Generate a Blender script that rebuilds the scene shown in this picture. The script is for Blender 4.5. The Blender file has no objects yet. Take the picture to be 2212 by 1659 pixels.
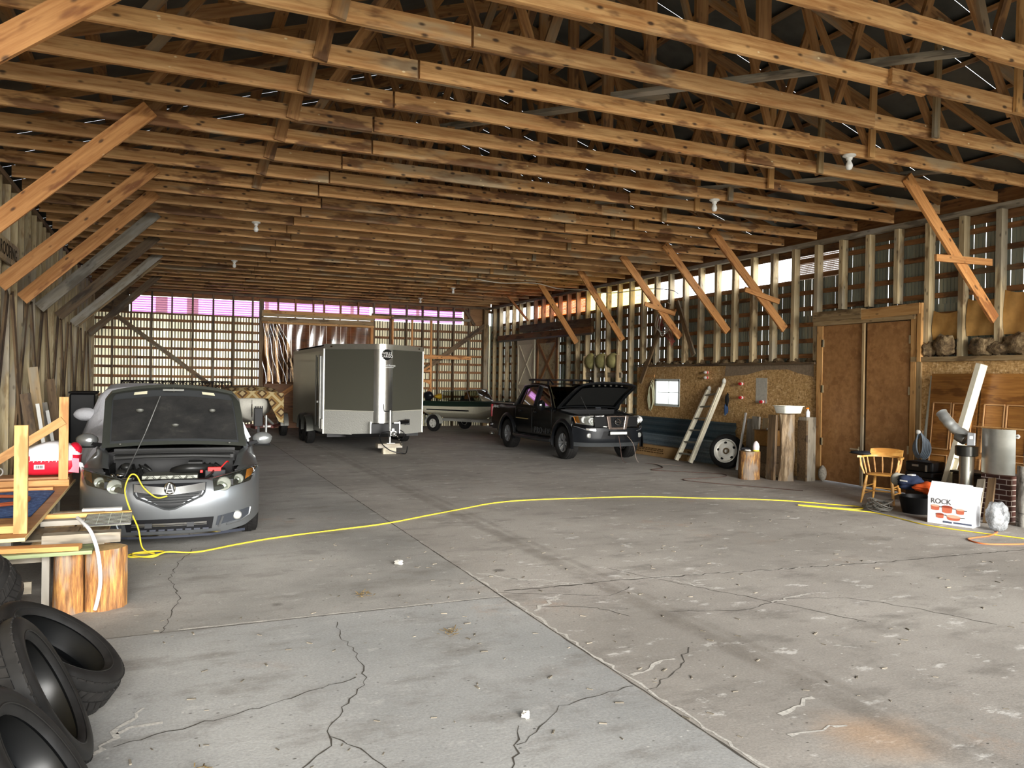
import bpy, math, random
from mathutils import Vector, Matrix, Euler
R = random.Random(7)
SC = bpy.context.scene
COL = SC.collection
PI = math.pi
V = Vector

# ------------------------------------------------------------------ geometry helper
class G:
    def __init__(self): self.v = []; self.f = []
    def add(self, vs, fs, M=None):
        b = len(self.v)
        for p in vs:
            p = V(p)
            self.v.append(tuple(M @ p) if M is not None else tuple(p))
        self.f.extend(tuple(i + b for i in f) for f in fs)
        return self
    def bx(self, x0, x1, y0, y1, z0, z1, M=None):
        vs = [(x0,y0,z0),(x1,y0,z0),(x1,y1,z0),(x0,y1,z0),(x0,y0,z1),(x1,y0,z1),(x1,y1,z1),(x0,y1,z1)]
        return self.add(vs, [(0,3,2,1),(4,5,6,7),(0,1,5,4),(1,2,6,5),(2,3,7,6),(3,0,4,7)], M)
    def bc(self, c, s, M=None):
        return self.bx(c[0]-s[0]/2, c[0]+s[0]/2, c[1]-s[1]/2, c[1]+s[1]/2, c[2]-s[2]/2, c[2]+s[2]/2, M)
    def bar(self, p0, p1, w, h, up=(0,0,1)):
        p0 = V(p0); p1 = V(p1); d = p1 - p0
        return self.bx(0, d.length, -w/2, w/2, -h/2, h/2, frame(p0, p1, up))
    def rings(self, rs, closed=True, caps=True, M=None):
        n = len(rs[0]); vs = [p for r in rs for p in r]; fs = []
        for i in range(len(rs)-1):
            for j in range(n if closed else n-1):
                k = (j+1) % n
                fs.append((i*n+j, i*n+k, (i+1)*n+k, (i+1)*n+j))
        if caps and closed:
            fs.append(tuple(reversed(range(n)))); fs.append(tuple((len(rs)-1)*n+j for j in range(n)))
        return self.add(vs, fs, M)
    def tube(self, pts, r, n=8, caps=True, M=None):
        pts = [V(p) for p in pts]; rs = []
        m = len(pts); rad = r if isinstance(r, (list, tuple)) else [r]*m
        prev = None
        for i, p in enumerate(pts):
            t = (pts[min(i+1, m-1)] - pts[max(i-1, 0)])
            t = t.normalized() if t.length > 1e-9 else V((0,0,1))
            if prev is None:
                a = V((0,0,1)) if abs(t.z) < .9 else V((1,0,0))
                u = t.cross(a).normalized()
            else:
                u = prev - t * prev.dot(t)
                u = u.normalized() if u.length > 1e-6 else t.orthogonal().normalized()
            prev = u; w = t.cross(u)
            rs.append([p + (u*math.cos(2*PI*k/n) + w*math.sin(2*PI*k/n))*rad[i] for k in range(n)])
        return self.rings(rs, True, caps, M)
    def lathe(self, prof, n=24, M=None, caps=True, closed=False):
        rs = [[(r*math.cos(2*PI*k/n), r*math.sin(2*PI*k/n), z) for k in range(n)] for r, z in prof]
        if closed: rs.append(rs[0])
        return self.rings(rs, True, caps and not closed, M)
    def prism(self, poly, t0, t1, M=None):
        n = len(poly); vs = [(x,y,t0) for x,y in poly] + [(x,y,t1) for x,y in poly]
        fs = [tuple(reversed(range(n))), tuple(range(n, 2*n))] + [(i,(i+1)%n,(i+1)%n+n,i+n) for i in range(n)]
        return self.add(vs, fs, M)
    def ball(self, c, s, n=12, m=8, M=None):
        if not isinstance(s, (list, tuple)): s = (s,s,s)
        rs = []
        for i in range(m+1):
            a = PI*(i/m) ; a = min(max(a, .02), PI-.02)
            rs.append([(c[0]+s[0]*math.sin(a)*math.cos(2*PI*k/n), c[1]+s[1]*math.sin(a)*math.sin(2*PI*k/n), c[2]-s[2]*math.cos(a)) for k in range(n)])
        return self.rings(rs, True, True, M)
    def sheet(self, fn, nu, nv, t=0.0, M=None):
        vs = [V(fn(i/nu, j/nv)) for j in range(nv+1) for i in range(nu+1)]
        fs = [(j*(nu+1)+i, j*(nu+1)+i+1, (j+1)*(nu+1)+i+1, (j+1)*(nu+1)+i) for j in range(nv) for i in range(nu)]
        return self.add(vs, fs, M)

def frame(p0, p1, up=(0,0,1)):
    p0 = V(p0); p1 = V(p1); x = (p1-p0).normalized(); u = V(up)
    y = u.cross(x)
    if y.length < 1e-5: y = V((0,1,0)).cross(x) if abs(x.y) < .9 else V((1,0,0)).cross(x)
    y.normalize(); z = x.cross(y)
    return Matrix(((x.x,y.x,z.x,p0.x),(x.y,y.y,z.y,p0.y),(x.z,y.z,z.z,p0.z),(0,0,0,1)))
def T(x=0,y=0,z=0): return Matrix.Translation((x,y,z))
def RX(a): return Matrix.Rotation(math.radians(a),4,'X')
def RY(a): return Matrix.Rotation(math.radians(a),4,'Y')
def RZ(a): return Matrix.Rotation(math.radians(a),4,'Z')
def S(x,y,z): return Matrix.Diagonal((x,y,z,1))

WM = {}
def tag(o, label=None, cat=None, group=None, kind=None):
    if label: o['label'] = label
    if cat: o['category'] = cat
    if group: o['group'] = group
    if kind: o['kind'] = kind
    return o
def thing(name, label, cat, M=None, group=None, kind=None):
    o = bpy.data.objects.new(name, None); COL.objects.link(o); o.empty_display_size = .1
    M = M if M is not None else Matrix()
    if not isinstance(M, Matrix): M = T(*M)
    o.matrix_world = M; WM[o.name] = M.copy()
    return tag(o, label, cat, group, kind)
def put(o, parent, M=None):
    """M: matrix in the parent's space"""
    M = M if M is not None else Matrix()
    COL.objects.link(o)
    if parent is not None:
        o.parent = parent; o.matrix_local = M; WM[o.name] = WM[parent.name] @ M
    else:
        o.matrix_world = M; WM[o.name] = M.copy()
    return o
def mesh(name, g, mat, smooth=None):
    me = bpy.data.meshes.new(name); me.from_pydata(g.v, [], g.f)
    me.materials.append(mat); me.validate(clean_customdata=False)
    if smooth is not None:
        me.polygons.foreach_set('use_smooth', [True]*len(me.polygons))
        me.set_sharp_from_angle(angle=math.radians(smooth))
    return me
def ob(name, g, mat, parent=None, smooth=None, M=None, bev=0, sub=0, w=False, label=None):
    """w: the geometry is written in world space"""
    if w and parent is not None:
        inv = WM[parent.name].inverted(); g.v = [tuple(inv @ V(p)) for p in g.v]
    o = bpy.data.objects.new(name, mesh(name, g, mat, smooth)); put(o, parent, M)
    if bev:
        b = o.modifiers.new('b','BEVEL'); b.width = bev; b.segments = 2; b.limit_method = 'ANGLE'; b.angle_limit = math.radians(40)
    if sub:
        s = o.modifiers.new('s','SUBSURF'); s.levels = sub; s.render_levels = sub
    if label: o['label'] = label
    return o
def solo(name, g, mat, label, cat, org=None, smooth=None, bev=0, sub=0, group=None, kind=None):
    """one mesh thing, written in world space, its origin moved to org"""
    if org is None:
        n = len(g.v); org = (sum(p[0] for p in g.v)/n, sum(p[1] for p in g.v)/n, min(p[2] for p in g.v))
    org = V(org); g.v = [tuple(V(p)-org) for p in g.v]
    o = ob(name, g, mat, None, smooth, T(*org), bev, sub)
    return tag(o, label, cat, group, kind)
BC = {}
def beam(name, p0, p1, w, h, mat, parent=None, up=(0,0,1), cut=0):
    """a sawn board from p0 to p1 (parent space), its own X axis along the grain"""
    p0 = V(p0); p1 = V(p1); L = (p1-p0).length
    key = (round(L,2), round(w,3), round(h,3), mat.name)
    me = BC.get(key)
    if me is None:
        g = G(); g.bx(-L/2, L/2, -w/2, w/2, -h/2, h/2); me = mesh(name, g, mat); BC[key] = me
    M = frame(p0, p1, up); M.translation = (p0+p1)/2
    o = bpy.data.objects.new(name, me)
    return put(o, parent, M)
def kids(o): return [c for c in bpy.data.objects if c.parent == o]
def smoothpts(pts, n=6):
    pts = [V(p) for p in pts]; out = []
    for i in range(len(pts)-1):
        p0 = pts[max(i-1,0)]; p1 = pts[i]; p2 = pts[i+1]; p3 = pts[min(i+2,len(pts)-1)]
        for k in range(n):
            t = k/n
            out.append(.5*((2*p1)+(p2-p0)*t+(2*p0-5*p1+4*p2-p3)*t*t+(3*p1-p0-3*p2+p3)*t**3))
    out.append(pts[-1]); return out

# ------------------------------------------------------------------ materials
def lin(h):
    h = h.lstrip('#'); o = []
    for i in (0,2,4):
        c = int(h[i:i+2],16)/255
        o.append(c/12.92 if c <= .04045 else ((c+.055)/1.055)**2.4)
    return (o[0],o[1],o[2],1)
class N:
    def __init__(s, name):
        s.m = bpy.data.materials.new(name); s.m.use_nodes = True; s.t = s.m.node_tree
        s.t.nodes.clear(); s.out = s.n('ShaderNodeOutputMaterial')
    def n(s, typ, **k):
        x = s.t.nodes.new(typ)
        for a, b in k.items():
            if a.startswith('_'): setattr(x, a[1:], b)
            else: s.set(x, a, b)
        return x
    def set(s, node, key, val):
        inp = node.inputs[key] if not key.isdigit() else node.inputs[int(key)]
        if isinstance(val, bpy.types.NodeSocket): s.t.links.new(val, inp)
        else: inp.default_value = val
    def math(s, op, a, b=0.0, clamp=False):
        x = s.n('ShaderNodeMath', _operation=op, _use_clamp=clamp)
        s.set(x,'0',a); s.set(x,'1',b); return x.outputs[0]
    def noise(s, vec, scale, detail=3, rough=.55):
        x = s.n('ShaderNodeTexNoise', Vector=vec, Scale=scale, Detail=detail, Roughness=rough); return x.outputs['Fac']
    def ramp(s, fac, *st):
        x = s.n('ShaderNodeValToRGB', Fac=fac); e = x.color_ramp.elements
        while len(e) < len(st): e.new(.5)
        for i,(p,c) in enumerate(st):
            e[i].position = p; e[i].color = c if len(c) == 4 else (*c,1)
        return x.outputs['Color']
    def step(s, fac, a, b):
        x = s.n('ShaderNodeMapRange', Value=fac); x.inputs[1].default_value = a; x.inputs[2].default_value = b
        x.interpolation_type = 'SMOOTHSTEP'; return x.outputs[0]
    def mix(s, fac, a, b, mode='MIX'):
        x = s.n('ShaderNodeMix', _data_type='RGBA', _blend_type=mode)
        s.set(x,'0',fac); s.set(x,'6',a); s.set(x,'7',b); return x.outputs[2]
    def vec(s, space='Object', scale=(1,1,1), rnd=True):
        tc = s.n('ShaderNodeTexCoord').outputs[space]
        if rnd:
            oi = s.n('ShaderNodeObjectInfo').outputs['Random']
            a = s.n('ShaderNodeVectorMath', _operation='SCALE'); s.set(a,'0',(37.1,19.7,53.3)); s.set(a,'Scale',oi)
            b = s.n('ShaderNodeVectorMath', _operation='ADD'); s.set(b,'0',tc); s.set(b,'1',a.outputs[0]); tc = b.outputs[0]
        mp = s.n('ShaderNodeMapping', Vector=tc); mp.inputs['Scale'].default_value = scale
        return mp.outputs[0]
    def bsdf(s, color, rough=.6, metal=0.0, bump=None, bstr=.3, bdist=.01, **k):
        b = s.n('ShaderNodeBsdfPrincipled'); s.set(b,'Base Color',color); s.set(b,'Roughness',rough); s.set(b,'Metallic',metal)
        for a, v in k.items(): s.set(b, a.replace('_',' '), v)
        if bump is not None:
            bp = s.n('ShaderNodeBump', Height=bump, Strength=bstr, Distance=bdist); s.set(b,'Normal',bp.outputs[0])
        return b.outputs[0]
    def done(s, sh): s.t.links.new(sh, s.out.inputs[0]); return s.m
    def rand(s, lo, hi):
        oi = s.n('ShaderNodeObjectInfo').outputs['Random']
        x = s.n('ShaderNodeMapRange', Value=oi); x.inputs[3].default_value = lo; x.inputs[4].default_value = hi; return x.outputs[0]
MC = {}
def pm(col, rough=.5, metal=0.0, name=None, var=0.0, sc=20, **k):
    key = (col, rough, metal, var, sc, tuple(sorted(k.items())))
    if key in MC: return MC[key]
    a = N(name or 'paint_'+col.strip('#')); c = lin(col)
    v = a.vec(scale=(sc,sc,sc)); f = a.noise(v, 1, 4)
    if var: cc = a.mix(a.step(f,.3,.7), tuple(x*(1-var) for x in c[:3])+(1,), tuple(min(1,x*(1+var)) for x in c[:3])+(1,))
    else: cc = a.mix(a.step(f,.3,.7), tuple(x*.93 for x in c[:3])+(1,), c)
    k.setdefault('Specular_IOR_Level', .22 if metal < .3 and rough > .25 else .5)
    rr = a.math('ADD', rough-.03, a.math('MULTIPLY', f, .06))
    MC[key] = a.done(a.bsdf(cc, rr, metal, **k)); return MC[key]
def wood(name, ca, cb, cdark, grey=None, gamt=0.0, knots=.5, specks=0.0, rough=.7, grain=14, vlo=.75, vhi=1.12):
    a = N(name)
    g = a.noise(a.vec(scale=(.9,grain,grain)), 2.2, 5, .6)
    c = a.ramp(a.step(g,.25,.75), (0,lin(cb)), (1,lin(ca)))
    bl = a.noise(a.vec(scale=(.7,2.5,2.5)), 1.6, 4, .6)
    c = a.mix(a.math('MULTIPLY', a.step(bl,.54,.62), .75), c, lin(cdark))
    if grey:
        b2 = a.noise(a.vec(scale=(.35,1.3,1.3)), 1.3, 4, .65)
        c = a.mix(a.math('MULTIPLY', a.step(b2,.62-gamt*.3,.72-gamt*.3), .8), c, lin(grey))
    kn = a.n('ShaderNodeTexVoronoi', Vector=a.vec(scale=(4.2,9,9)), Scale=1.0).outputs['Distance']
    k = a.math('SUBTRACT', 1.0, a.step(kn,.07,.20))
    c = a.mix(a.math('MULTIPLY', k, knots), c, lin('#2a160a'))
    if specks:
        sp = a.n('ShaderNodeTexVoronoi', Vector=a.vec(scale=(5,13,9)), Scale=1.0).outputs['Distance']
        rg = a.noise(a.vec(scale=(.5,.5,.5)), 1.5, 2)
        s_ = a.math('MULTIPLY', a.math('SUBTRACT',1.0,a.step(sp,.05,.10)), a.step(rg,.5,.56))
        c = a.mix(a.math('MULTIPLY', s_, specks), c, lin('#e8d5a8'))
    c = a.mix(1.0, c, a.n('ShaderNodeCombineColor', Red=a.rand(vlo,vhi), Green=a.rand(vlo,vhi), Blue=a.rand(vlo,vhi)).outputs[0], 'MULTIPLY')
    return a.done(a.bsdf(c, rough, 0, g, .35, .006))
W = {}
W['chord'] = wood('chord_lumber', '#dcae74', '#a8713c', '#5a3014', '#b8a382', .2, .9, .95)
W['web'] = wood('web_lumber', '#a87c4a', '#80552c', '#4a2c15', '#8c7a60', .2, .6)
W['brace'] = wood('brace_lumber', '#d59a5c', '#b0743c', '#7c4620', None, 0, .8, .3)
W['stud'] = wood('stud_lumber', '#d6c49c', '#b59a6e', '#6f5433', '#a59a84', .35, .6)
W['pale'] = wood('pale_boards', '#d8c8a0', '#b39c70', '#8a6e46', '#b5ab98', .4, .5)
W['girt'] = wood('girt_lumber', '#9c6c40', '#744b28', '#3c2412', '#6e5c44', .15, .5)
W['dark'] = wood('dark_board', '#7d6546', '#5b4630', '#34261a', '#77705f', .2, .5)
W['grey'] = wood('weathered_board', '#9c927f', '#7a7060', '#4c4438', '#a9a398', .4, .4)
W['fresh'] = wood('fresh_lumber', '#cfa268', '#b9864a', '#986735', None, 0, .5, vlo=.92, vhi=1.08)
W['old'] = wood('old_plank', '#b59b72', '#8d7148', '#5d4629', '#9b917d', .3, .5)
W['ply'] = wood('plywood', '#a87a4a', '#8d6238', '#845a32', '#b08858', .1, .05, rough=.5, grain=5, vlo=.95, vhi=1.05)
W['oak'] = wood('oak_door', '#b07a3c', '#8d5a27', '#6b3f18', None, 0, .15, rough=.4, grain=20)
W['honey'] = wood('honey_chair', '#e3b065', '#cf9546', '#a86d2d', None, 0, .1, rough=.35, vlo=.95, vhi=1.05)
W['barn'] = wood('barn_boards', '#96653a', '#6f4423', '#452812', '#8a6a48', .2, .4, rough=.6)
def osb():
    a = N('strand_board'); v = a.vec(rnd=False)
    w1 = a.n('ShaderNodeTexVoronoi', Vector=a.vec(scale=(9,9,26),rnd=False), Scale=2.6); w2 = a.n('ShaderNodeTexVoronoi', Vector=a.vec(scale=(20,20,9),rnd=False), Scale=2.2)
    h = a.math('MULTIPLY', a.math('ADD', w1.outputs['Color'], w2.outputs['Color']), .5)
    c = a.ramp(h, (.15,lin('#8d6a3e')), (.45,lin('#bf965c')), (.7,lin('#d6b07a')), (.92,lin('#efd6a8')))
    d = a.noise(v, .9, 4); c = a.mix(a.math('MULTIPLY', a.step(d,.5,.75), .5), c, lin('#7a6040'))
    return a.done(a.bsdf(c, .65, 0, h, .2, .004))
W['osb'] = osb()
def concrete():
    a = N('concrete_slab'); v = a.vec(rnd=False)
    n1 = a.noise(v, .35, 6, .6); n2 = a.noise(v, 3.2, 6, .7); n3 = a.noise(v, 60, 4, .7)
    c = a.ramp(a.step(n1,.3,.72), (0,lin('#7f7d78')), (.5,lin('#999690')), (1,lin('#aeaba4')))
    sx = a.n('ShaderNodeSeparateXYZ', Vector=v).outputs
    rightside = a.math('GREATER_THAN', sx[0], 2.61)
    c = a.mix(a.math('MULTIPLY', rightside, .3), c, lin('#a3988c'))
    front = a.math('SUBTRACT', 1.0, a.math('GREATER_THAN', sx[1], 6.05))
    lf = a.math('MULTIPLY', front, a.math('SUBTRACT', 1.0, rightside))
    c = a.mix(a.math('MULTIPLY', lf, .35), c, lin('#a3a7a8'))
    st = a.noise(a.vec(scale=(1,2.2,1),rnd=False), 1.3, 6, .65)
    c = a.mix(a.math('MULTIPLY', a.step(st,.50,.70), .6), c, lin('#6e6962'))
    # pale scuffs and lime crumbs, mostly on the worn bay
    s1 = a.noise(a.vec(scale=(1,1.8,1),rnd=False), 2.6, 8, .72)
    wh = a.math('MULTIPLY', a.step(s1,.575,.66), a.math('ADD', .22, a.math('MULTIPLY', rightside, .5)))
    c = a.mix(wh, c, lin('#d2cfc9'))
    ru = a.noise(v, .55, 3); ru2 = a.noise(v, 4, 5, .7)
    c = a.mix(a.math('MULTIPLY', a.math('MULTIPLY', a.step(ru,.58,.7), a.step(ru2,.45,.7)), .35), c, lin('#a47c58'))
    ol = a.n('ShaderNodeTexVoronoi', Vector=v, Scale=.9).outputs['Distance']
    c = a.mix(a.math('MULTIPLY', a.math('SUBTRACT',1.0,a.step(a.math('ADD',ol,a.math('MULTIPLY',n2,.06)),.055,.10)), .7), c, lin('#4b463f'))
    c = a.mix(a.math('MULTIPLY', a.step(n2,.52,.74), .5), c, lin('#75716b'))
    n4 = a.noise(v, 19, 6, .75); c = a.mix(a.math('MULTIPLY', a.step(n4,.6,.72), .6), c, lin('#5f5b55'))
    c = a.mix(a.math('MULTIPLY', a.step(n4,.40,.3), .35), c, lin('#c6c3bc'))
    sp = a.n('ShaderNodeTexVoronoi', Vector=v, Scale=11).outputs['Distance']; spm = a.step(a.noise(v,1.7,2),.5,.62)
    c = a.mix(a.math('MULTIPLY', a.math('MULTIPLY', a.math('SUBTRACT',1.0,a.step(sp,.05,.11)), spm), .55), c, lin('#d9d6cf'))
    sd = a.n('ShaderNodeTexVoronoi', Vector=a.vec(scale=(1,1.7,1),rnd=False), Scale=7).outputs['Distance']
    c = a.mix(a.math('MULTIPLY', a.math('SUBTRACT',1.0,a.step(sd,.04,.09)), .8), c, lin('#3d3a35'))
    ds = a.n('ShaderNodeVectorMath', _operation='DISTANCE'); a.set(ds,'0',v); a.set(ds,'1',(3.45,2.95,0)); rs = a.math('SUBTRACT', 1.0, a.step(a.math('ADD', ds.outputs['Value'], a.math('MULTIPLY', n2, .35)), .2, .6))
    c = a.mix(a.math('MULTIPLY', rs, .5), c, lin('#b08a62'))
    # tyre track worn along the bay
    for xc, wd, am in ((3.62,.10,.5),(3.80,.05,.35)):
        tr = a.math('SUBTRACT', 1.0, a.step(a.math('ABSOLUTE', a.math('SUBTRACT', sx[0], xc)), wd*.4, wd*1.4))
        c = a.mix(a.math('MULTIPLY', a.math('MULTIPLY', tr, a.step(n2,.3,.6)), am), c, lin('#6c655c'))
    c = a.mix(1.0, c, a.ramp(n3, (.3,(.78,.78,.78)), (.7,(1.12,1.12,1.12))), 'MULTIPLY')
    b = a.math('ADD', a.math('MULTIPLY', n3, .25), a.math('MULTIPLY', n2, .9))
    return a.done(a.bsdf(c, .72, 0, b, .35, .012))
W['floor'] = concrete()
def corr(name, c1, c2, rough, metal):
    a = N(name); n = a.noise(a.vec(scale=(1,1,.3),rnd=False), 2.5, 4)
    c = a.mix(a.step(n,.35,.7), lin(c1), lin(c2)); return a.done(a.bsdf(c, rough, metal))
W['clad'] = corr('cladding_metal', '#8d9285', '#a5a898', .42, .35)
def ribt():
    a = N('ribbed_sheet_far'); n = a.noise(a.vec(scale=(1,1,.3),rnd=False), .9, 4); sx = a.n('ShaderNodeSeparateXYZ', Vector=a.vec(rnd=False)).outputs
    c = a.mix(a.step(n,.35,.7), lin('#e6dcb8'), lin('#b9b090'))
    t = a.n('ShaderNodeBsdfTranslucent', Color=c).outputs[0]; p = a.bsdf(c, .35, .4)
    lt = a.n('ShaderNodeMapRange', Value=sx[0]); lt.inputs[1].default_value = -2; lt.inputs[2].default_value = 11; lt.inputs[3].default_value = .2; lt.inputs[4].default_value = .1
    m = a.n('ShaderNodeMixShader'); a.set(m,'0',lt.outputs[0]); a.set(m,'1',p); a.set(m,'2',t); return a.done(m.outputs[0])
W['cladfar'] = ribt()
W['roofm'] = corr('roof_metal', '#4c4e4a', '#5d5f5a', .5, .5)
def translucent(name, col, amt=.85):
    a = N(name); c = lin(col)
    d = a.n('ShaderNodeBsdfDiffuse', Color=c).outputs[0]; t = a.n('ShaderNodeBsdfTranslucent', Color=c).outputs[0]
    m = a.n('ShaderNodeMixShader'); a.set(m,'0',amt); a.set(m,'1',d); a.set(m,'2',t); return a.done(m.outputs[0])
W['pinkpane'] = translucent('pink_fibreglass', '#f9d3f8'); W['greypane'] = translucent('grey_fibreglass', '#b5a9a0', .5); W['beigepane'] = translucent('beige_fibreglass', '#e6d9cc', .7); W['mauvepane'] = translucent('mauve_fibreglass', '#ecd2ee', .6)
W['yellow_outside'] = translucent('yellow_outside_wall', '#fff4c4'); W['orange_outside'] = translucent('orange_outside_wall', '#f5a860'); W['whitepane'] = translucent('white_fibreglass','#ffffff',.95)
def glass(name, tint='#ffffff', rough=.02, amt=.12):
    a = N(name); t = a.n('ShaderNodeBsdfTransparent', Color=lin(tint)).outputs[0]
    g = a.n('ShaderNodeBsdfGlossy', Roughness=rough).outputs[0]
    fr = a.n('ShaderNodeFresnel', IOR=1.5).outputs[0]; f = a.math('ADD', a.math('MULTIPLY', fr, .5 if amt < 0 else 1.0), max(amt,0), True)
    m = a.n('ShaderNodeMixShader'); a.set(m,'0',f); a.set(m,'1',t); a.set(m,'2',g); return a.done(m.outputs[0])
W['glass'] = glass('window_glass'); W['darkglass'] = glass('tinted_glass', '#3a3d3c', .03, -.02)
W['poly'] = glass('poly_sheet', '#d9c6ae', .2, .08)
def filmm():
    a = N('cloudy_film'); n = a.noise(a.vec(scale=(14,14,14),rnd=False), 1, 4)
    t = a.n('ShaderNodeBsdfTransparent', Color=lin('#e6e8ea')).outputs[0]; p = a.bsdf(lin('#a9acae'), .25, 0, n, .9, .03)
    m = a.n('ShaderNodeMixShader'); a.set(m,'0',a.ramp(n,(.35,(.25,.25,.25)),(.65,(.75,.75,.75)))); a.set(m,'1',t); a.set(m,'2',p); return a.done(m.outputs[0])
W['film'] = filmm()
# ------------------------------------------------------------------ the barn shell
XL, XR, YF, ZP = -2.09, 11.52, 28.42, 4.64; XM_ = (XL+XR)/2
def structure(name, label=None):
    return thing(name, label, None, None, None, 'structure')
fl = structure('floor')
g = G(); g.bx(-2.6, 12.1, -1.2, 28.9, -.15, 0); ob('slab', g, W['floor'], fl)
black = pm('#4a4640', .9); crumb = pm('#b5b1a9', .9, var=.2, sc=60)
def crack(name, pts, w, mat, z, jit, seed, dens=.06):
    r = random.Random(seed); P = [V((x,y,0)) for x,y in pts]; Q = []
    for i in range(len(P)-1):
        n = max(1, int((P[i+1]-P[i]).length/dens))
        for k in range(n): Q.append(P[i].lerp(P[i+1], k/n))
    Q.append(P[-1]); Q = [q+V((r.uniform(-jit,jit), r.uniform(-jit,jit), 0)) for q in Q]
    g = G(); L = []; Rr = []
    for i, q in enumerate(Q):
        t = (Q[min(i+1,len(Q)-1)]-Q[max(i-1,0)]).normalized(); nrm = V((-t.y,t.x,0)); ww = w*r.uniform(.25,1)
        L.append(q+nrm*ww/2); Rr.append(q-nrm*ww/2)
    vs = [(p.x,p.y,z) for p in L]+[(p.x,p.y,z) for p in Rr]; n = len(L)
    g.add(vs, [(n+i,n+i+1,i+1,i) for i in range(n-1)]); return ob(name, g, mat, fl)
crack('long_joint', [(2.62,1.5),(2.62,28)], .016, black, .002, .004, 1, .12)
crack('long_joint_edge', [(2.65,1.5),(2.65,7)], .03, crumb, .001, .02, 2)
crack('cross_joint', [(-1.9,6.06),(2.6,6.05)], .012, black, .003, .003, 3, .12)
crack('joint_sealant', [(.1,6.09),(2.6,6.07)], .03, crumb, .002, .006, 4)
crack('cross_joint', [(2.7,6.2),(4.05,6.16),(6.9,5.83),(9.6,5.7)], .022, black, .002, .02, 5)
crack('joint_sealant', [(3.9,6.2),(5.3,6.02),(6.4,5.9)], .035, crumb, .0015, .02, 6)
crack('cross_joint', [(-1.9,13.2),(2.6,13.2),(9.5,13.1)], .012, black, .002, .004, 7, .15)
for i, c in enumerate(([(1.18,5.86),(1.15,5.53),(1.17,5.27),(1.18,4.9),(1.1,4.61),(.99,4.43),(.8,4.12),(.76,3.92),(.6,3.7),(.3,3.5)],
        [(.8,4.0),(.95,3.7),(1.0,3.2)], [(.3,8.9),(.12,8.3),(.05,7.6),(.12,7.0),(.05,6.5),(-.02,6.05)], [(1.62,3.55),(1.9,3.75),(2.05,3.9),(2.3,3.95),(2.6,4.0)],
        [(1.4,3.1),(1.62,3.55),(1.75,3.75)], [(2.65,3.9),(3.0,4.1),(3.35,4.45)], [(2.7,5.75),(3.2,5.5),(3.35,5.2)], [(2.6,6.2),(3.2,5.9),(3.5,5.75),(3.8,5.95)],
        [(4.0,6.6),(4.3,5.9),(4.7,5.1),(5.0,4.4)], [(3.7,5.2),(4.3,5.0),(4.9,5.15),(5.4,4.95)], [(5.4,5.0),(5.7,4.5),(5.9,4.0)], [(-.2,4.3),(.5,4.5),(1.1,4.75)])):
    crack('crack', c, .011, black, .002, .018, 20+i)
for i, c in enumerate(([(-.35,4.15),(-.2,4.45),(-.12,4.75)], [(-.2,4.45),(0,4.5)], [(2.7,6.9),(3.0,6.5),(3.4,6.2)], [(2.85,6.6),(3.3,6.35)], [(2.9,6.3),(3.5,6.2)], [(2.7,4.15),(3.1,4.3)], [(4.3,6.0),(4.5,5.6)], [(3.15,3.35),(3.5,3.45)], [(3.0,3.15),(3.4,3.1)], [(4.7,5.1),(5.2,5.2)], [(2.7,5.6),(3.1,5.9)])):
    crack('chipped_edge', c, .04, crumb, .0025, .03, 40+i)
out = structure('ground'); g = G(); g.bx(-60, 70, -60, 90, -.4, -.2); ob('gravel', g, pm('#dcd8cd', .95, var=.1, sc=3), out)

def ribs(g, a0, a1, z0, z1, at, axis, step=.3, gap=.0, face=-1, rw=.03, rh=.02, gaps=None):
    """sheet strips between a0 and a1 along the wall with raised ribs; some seams stay open"""
    a = a0; k = 0
    while a < a1-1e-6:
        b = min(a+step, a1); open_ = gaps is not None and gaps(k, a)
        w = gap if open_ else 0
        def q(u0,u1,d0,d1):
            if axis == 'y': g.bx(min(d0,d1), max(d0,d1), u0, u1, z0, z1)
            else: g.bx(u0, u1, min(d0,d1), max(d0,d1), z0, z1)
        q(a+w/2, b-w/2, at, at+.004)
        if not open_: q(a-rw/2, a+rw/2, at+face*rh, at)
        for e in (.33,.66): q(a+step*e-rw/3, a+step*e+rw/3, at+face*rh*.6, at)
        a = b; k += 1
# ---- right wall
wr = structure('wall_right')
r = random.Random(3)
g = G(); gap = lambda k, a: r.random() < .7
ribs(g, -1.0, 11.0, 3.2, 4.5, XR+.19, 'y', .2, .009, gaps=gap); ribs(g, 11.0, 12.4, 3.2, 3.93, XR+.19, 'y', .2, .009, gaps=gap)
gp2 = lambda k, a: r.random() < .6
ribs(g, 12.4, 15.8, .05, 3.93, XR+.19, 'y', .2, .010, gaps=gp2); ribs(g, 17.0, 27.6, .05, 3.93, XR+.19, 'y', .2, .010, gaps=gp2)
ribs(g, 15.8, 17.0, .05, 1.2, XR+.19, 'y', .2); ribs(g, 15.8, 17.0, 1.95, 3.93, XR+.19, 'y', .2, .010, gaps=gp2)
ribs(g, -1.0, 12.4, .05, 3.2, XR+.19, 'y', .3)
ribs(g, 27.6, 28.6, .05, 4.5, XR+.19, 'y', .3)
ob('cladding', g, W['clad'], wr)
beam('top_plate', (XR+.07,-1,ZP-.05), (XR+.07,28.56,ZP-.05), .14, .085, W['grey'], wr)
beam('header_board', (XR+.165,5,4.47), (XR+.165,28.5,4.47), .03, .13, W['girt'], wr)
beam('eave_board', (XR+.21,-1.1,4.76), (XR+.21,28.6,4.76), .03, .56, W['girt'], wr)
beam('window_sill_board', (XR+.165,12.3,3.9), (XR+.165,27.6,3.9), .03, .09, W['girt'], wr)
SY = [7.87+.607*k for k in range(-3, 34)]
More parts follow.
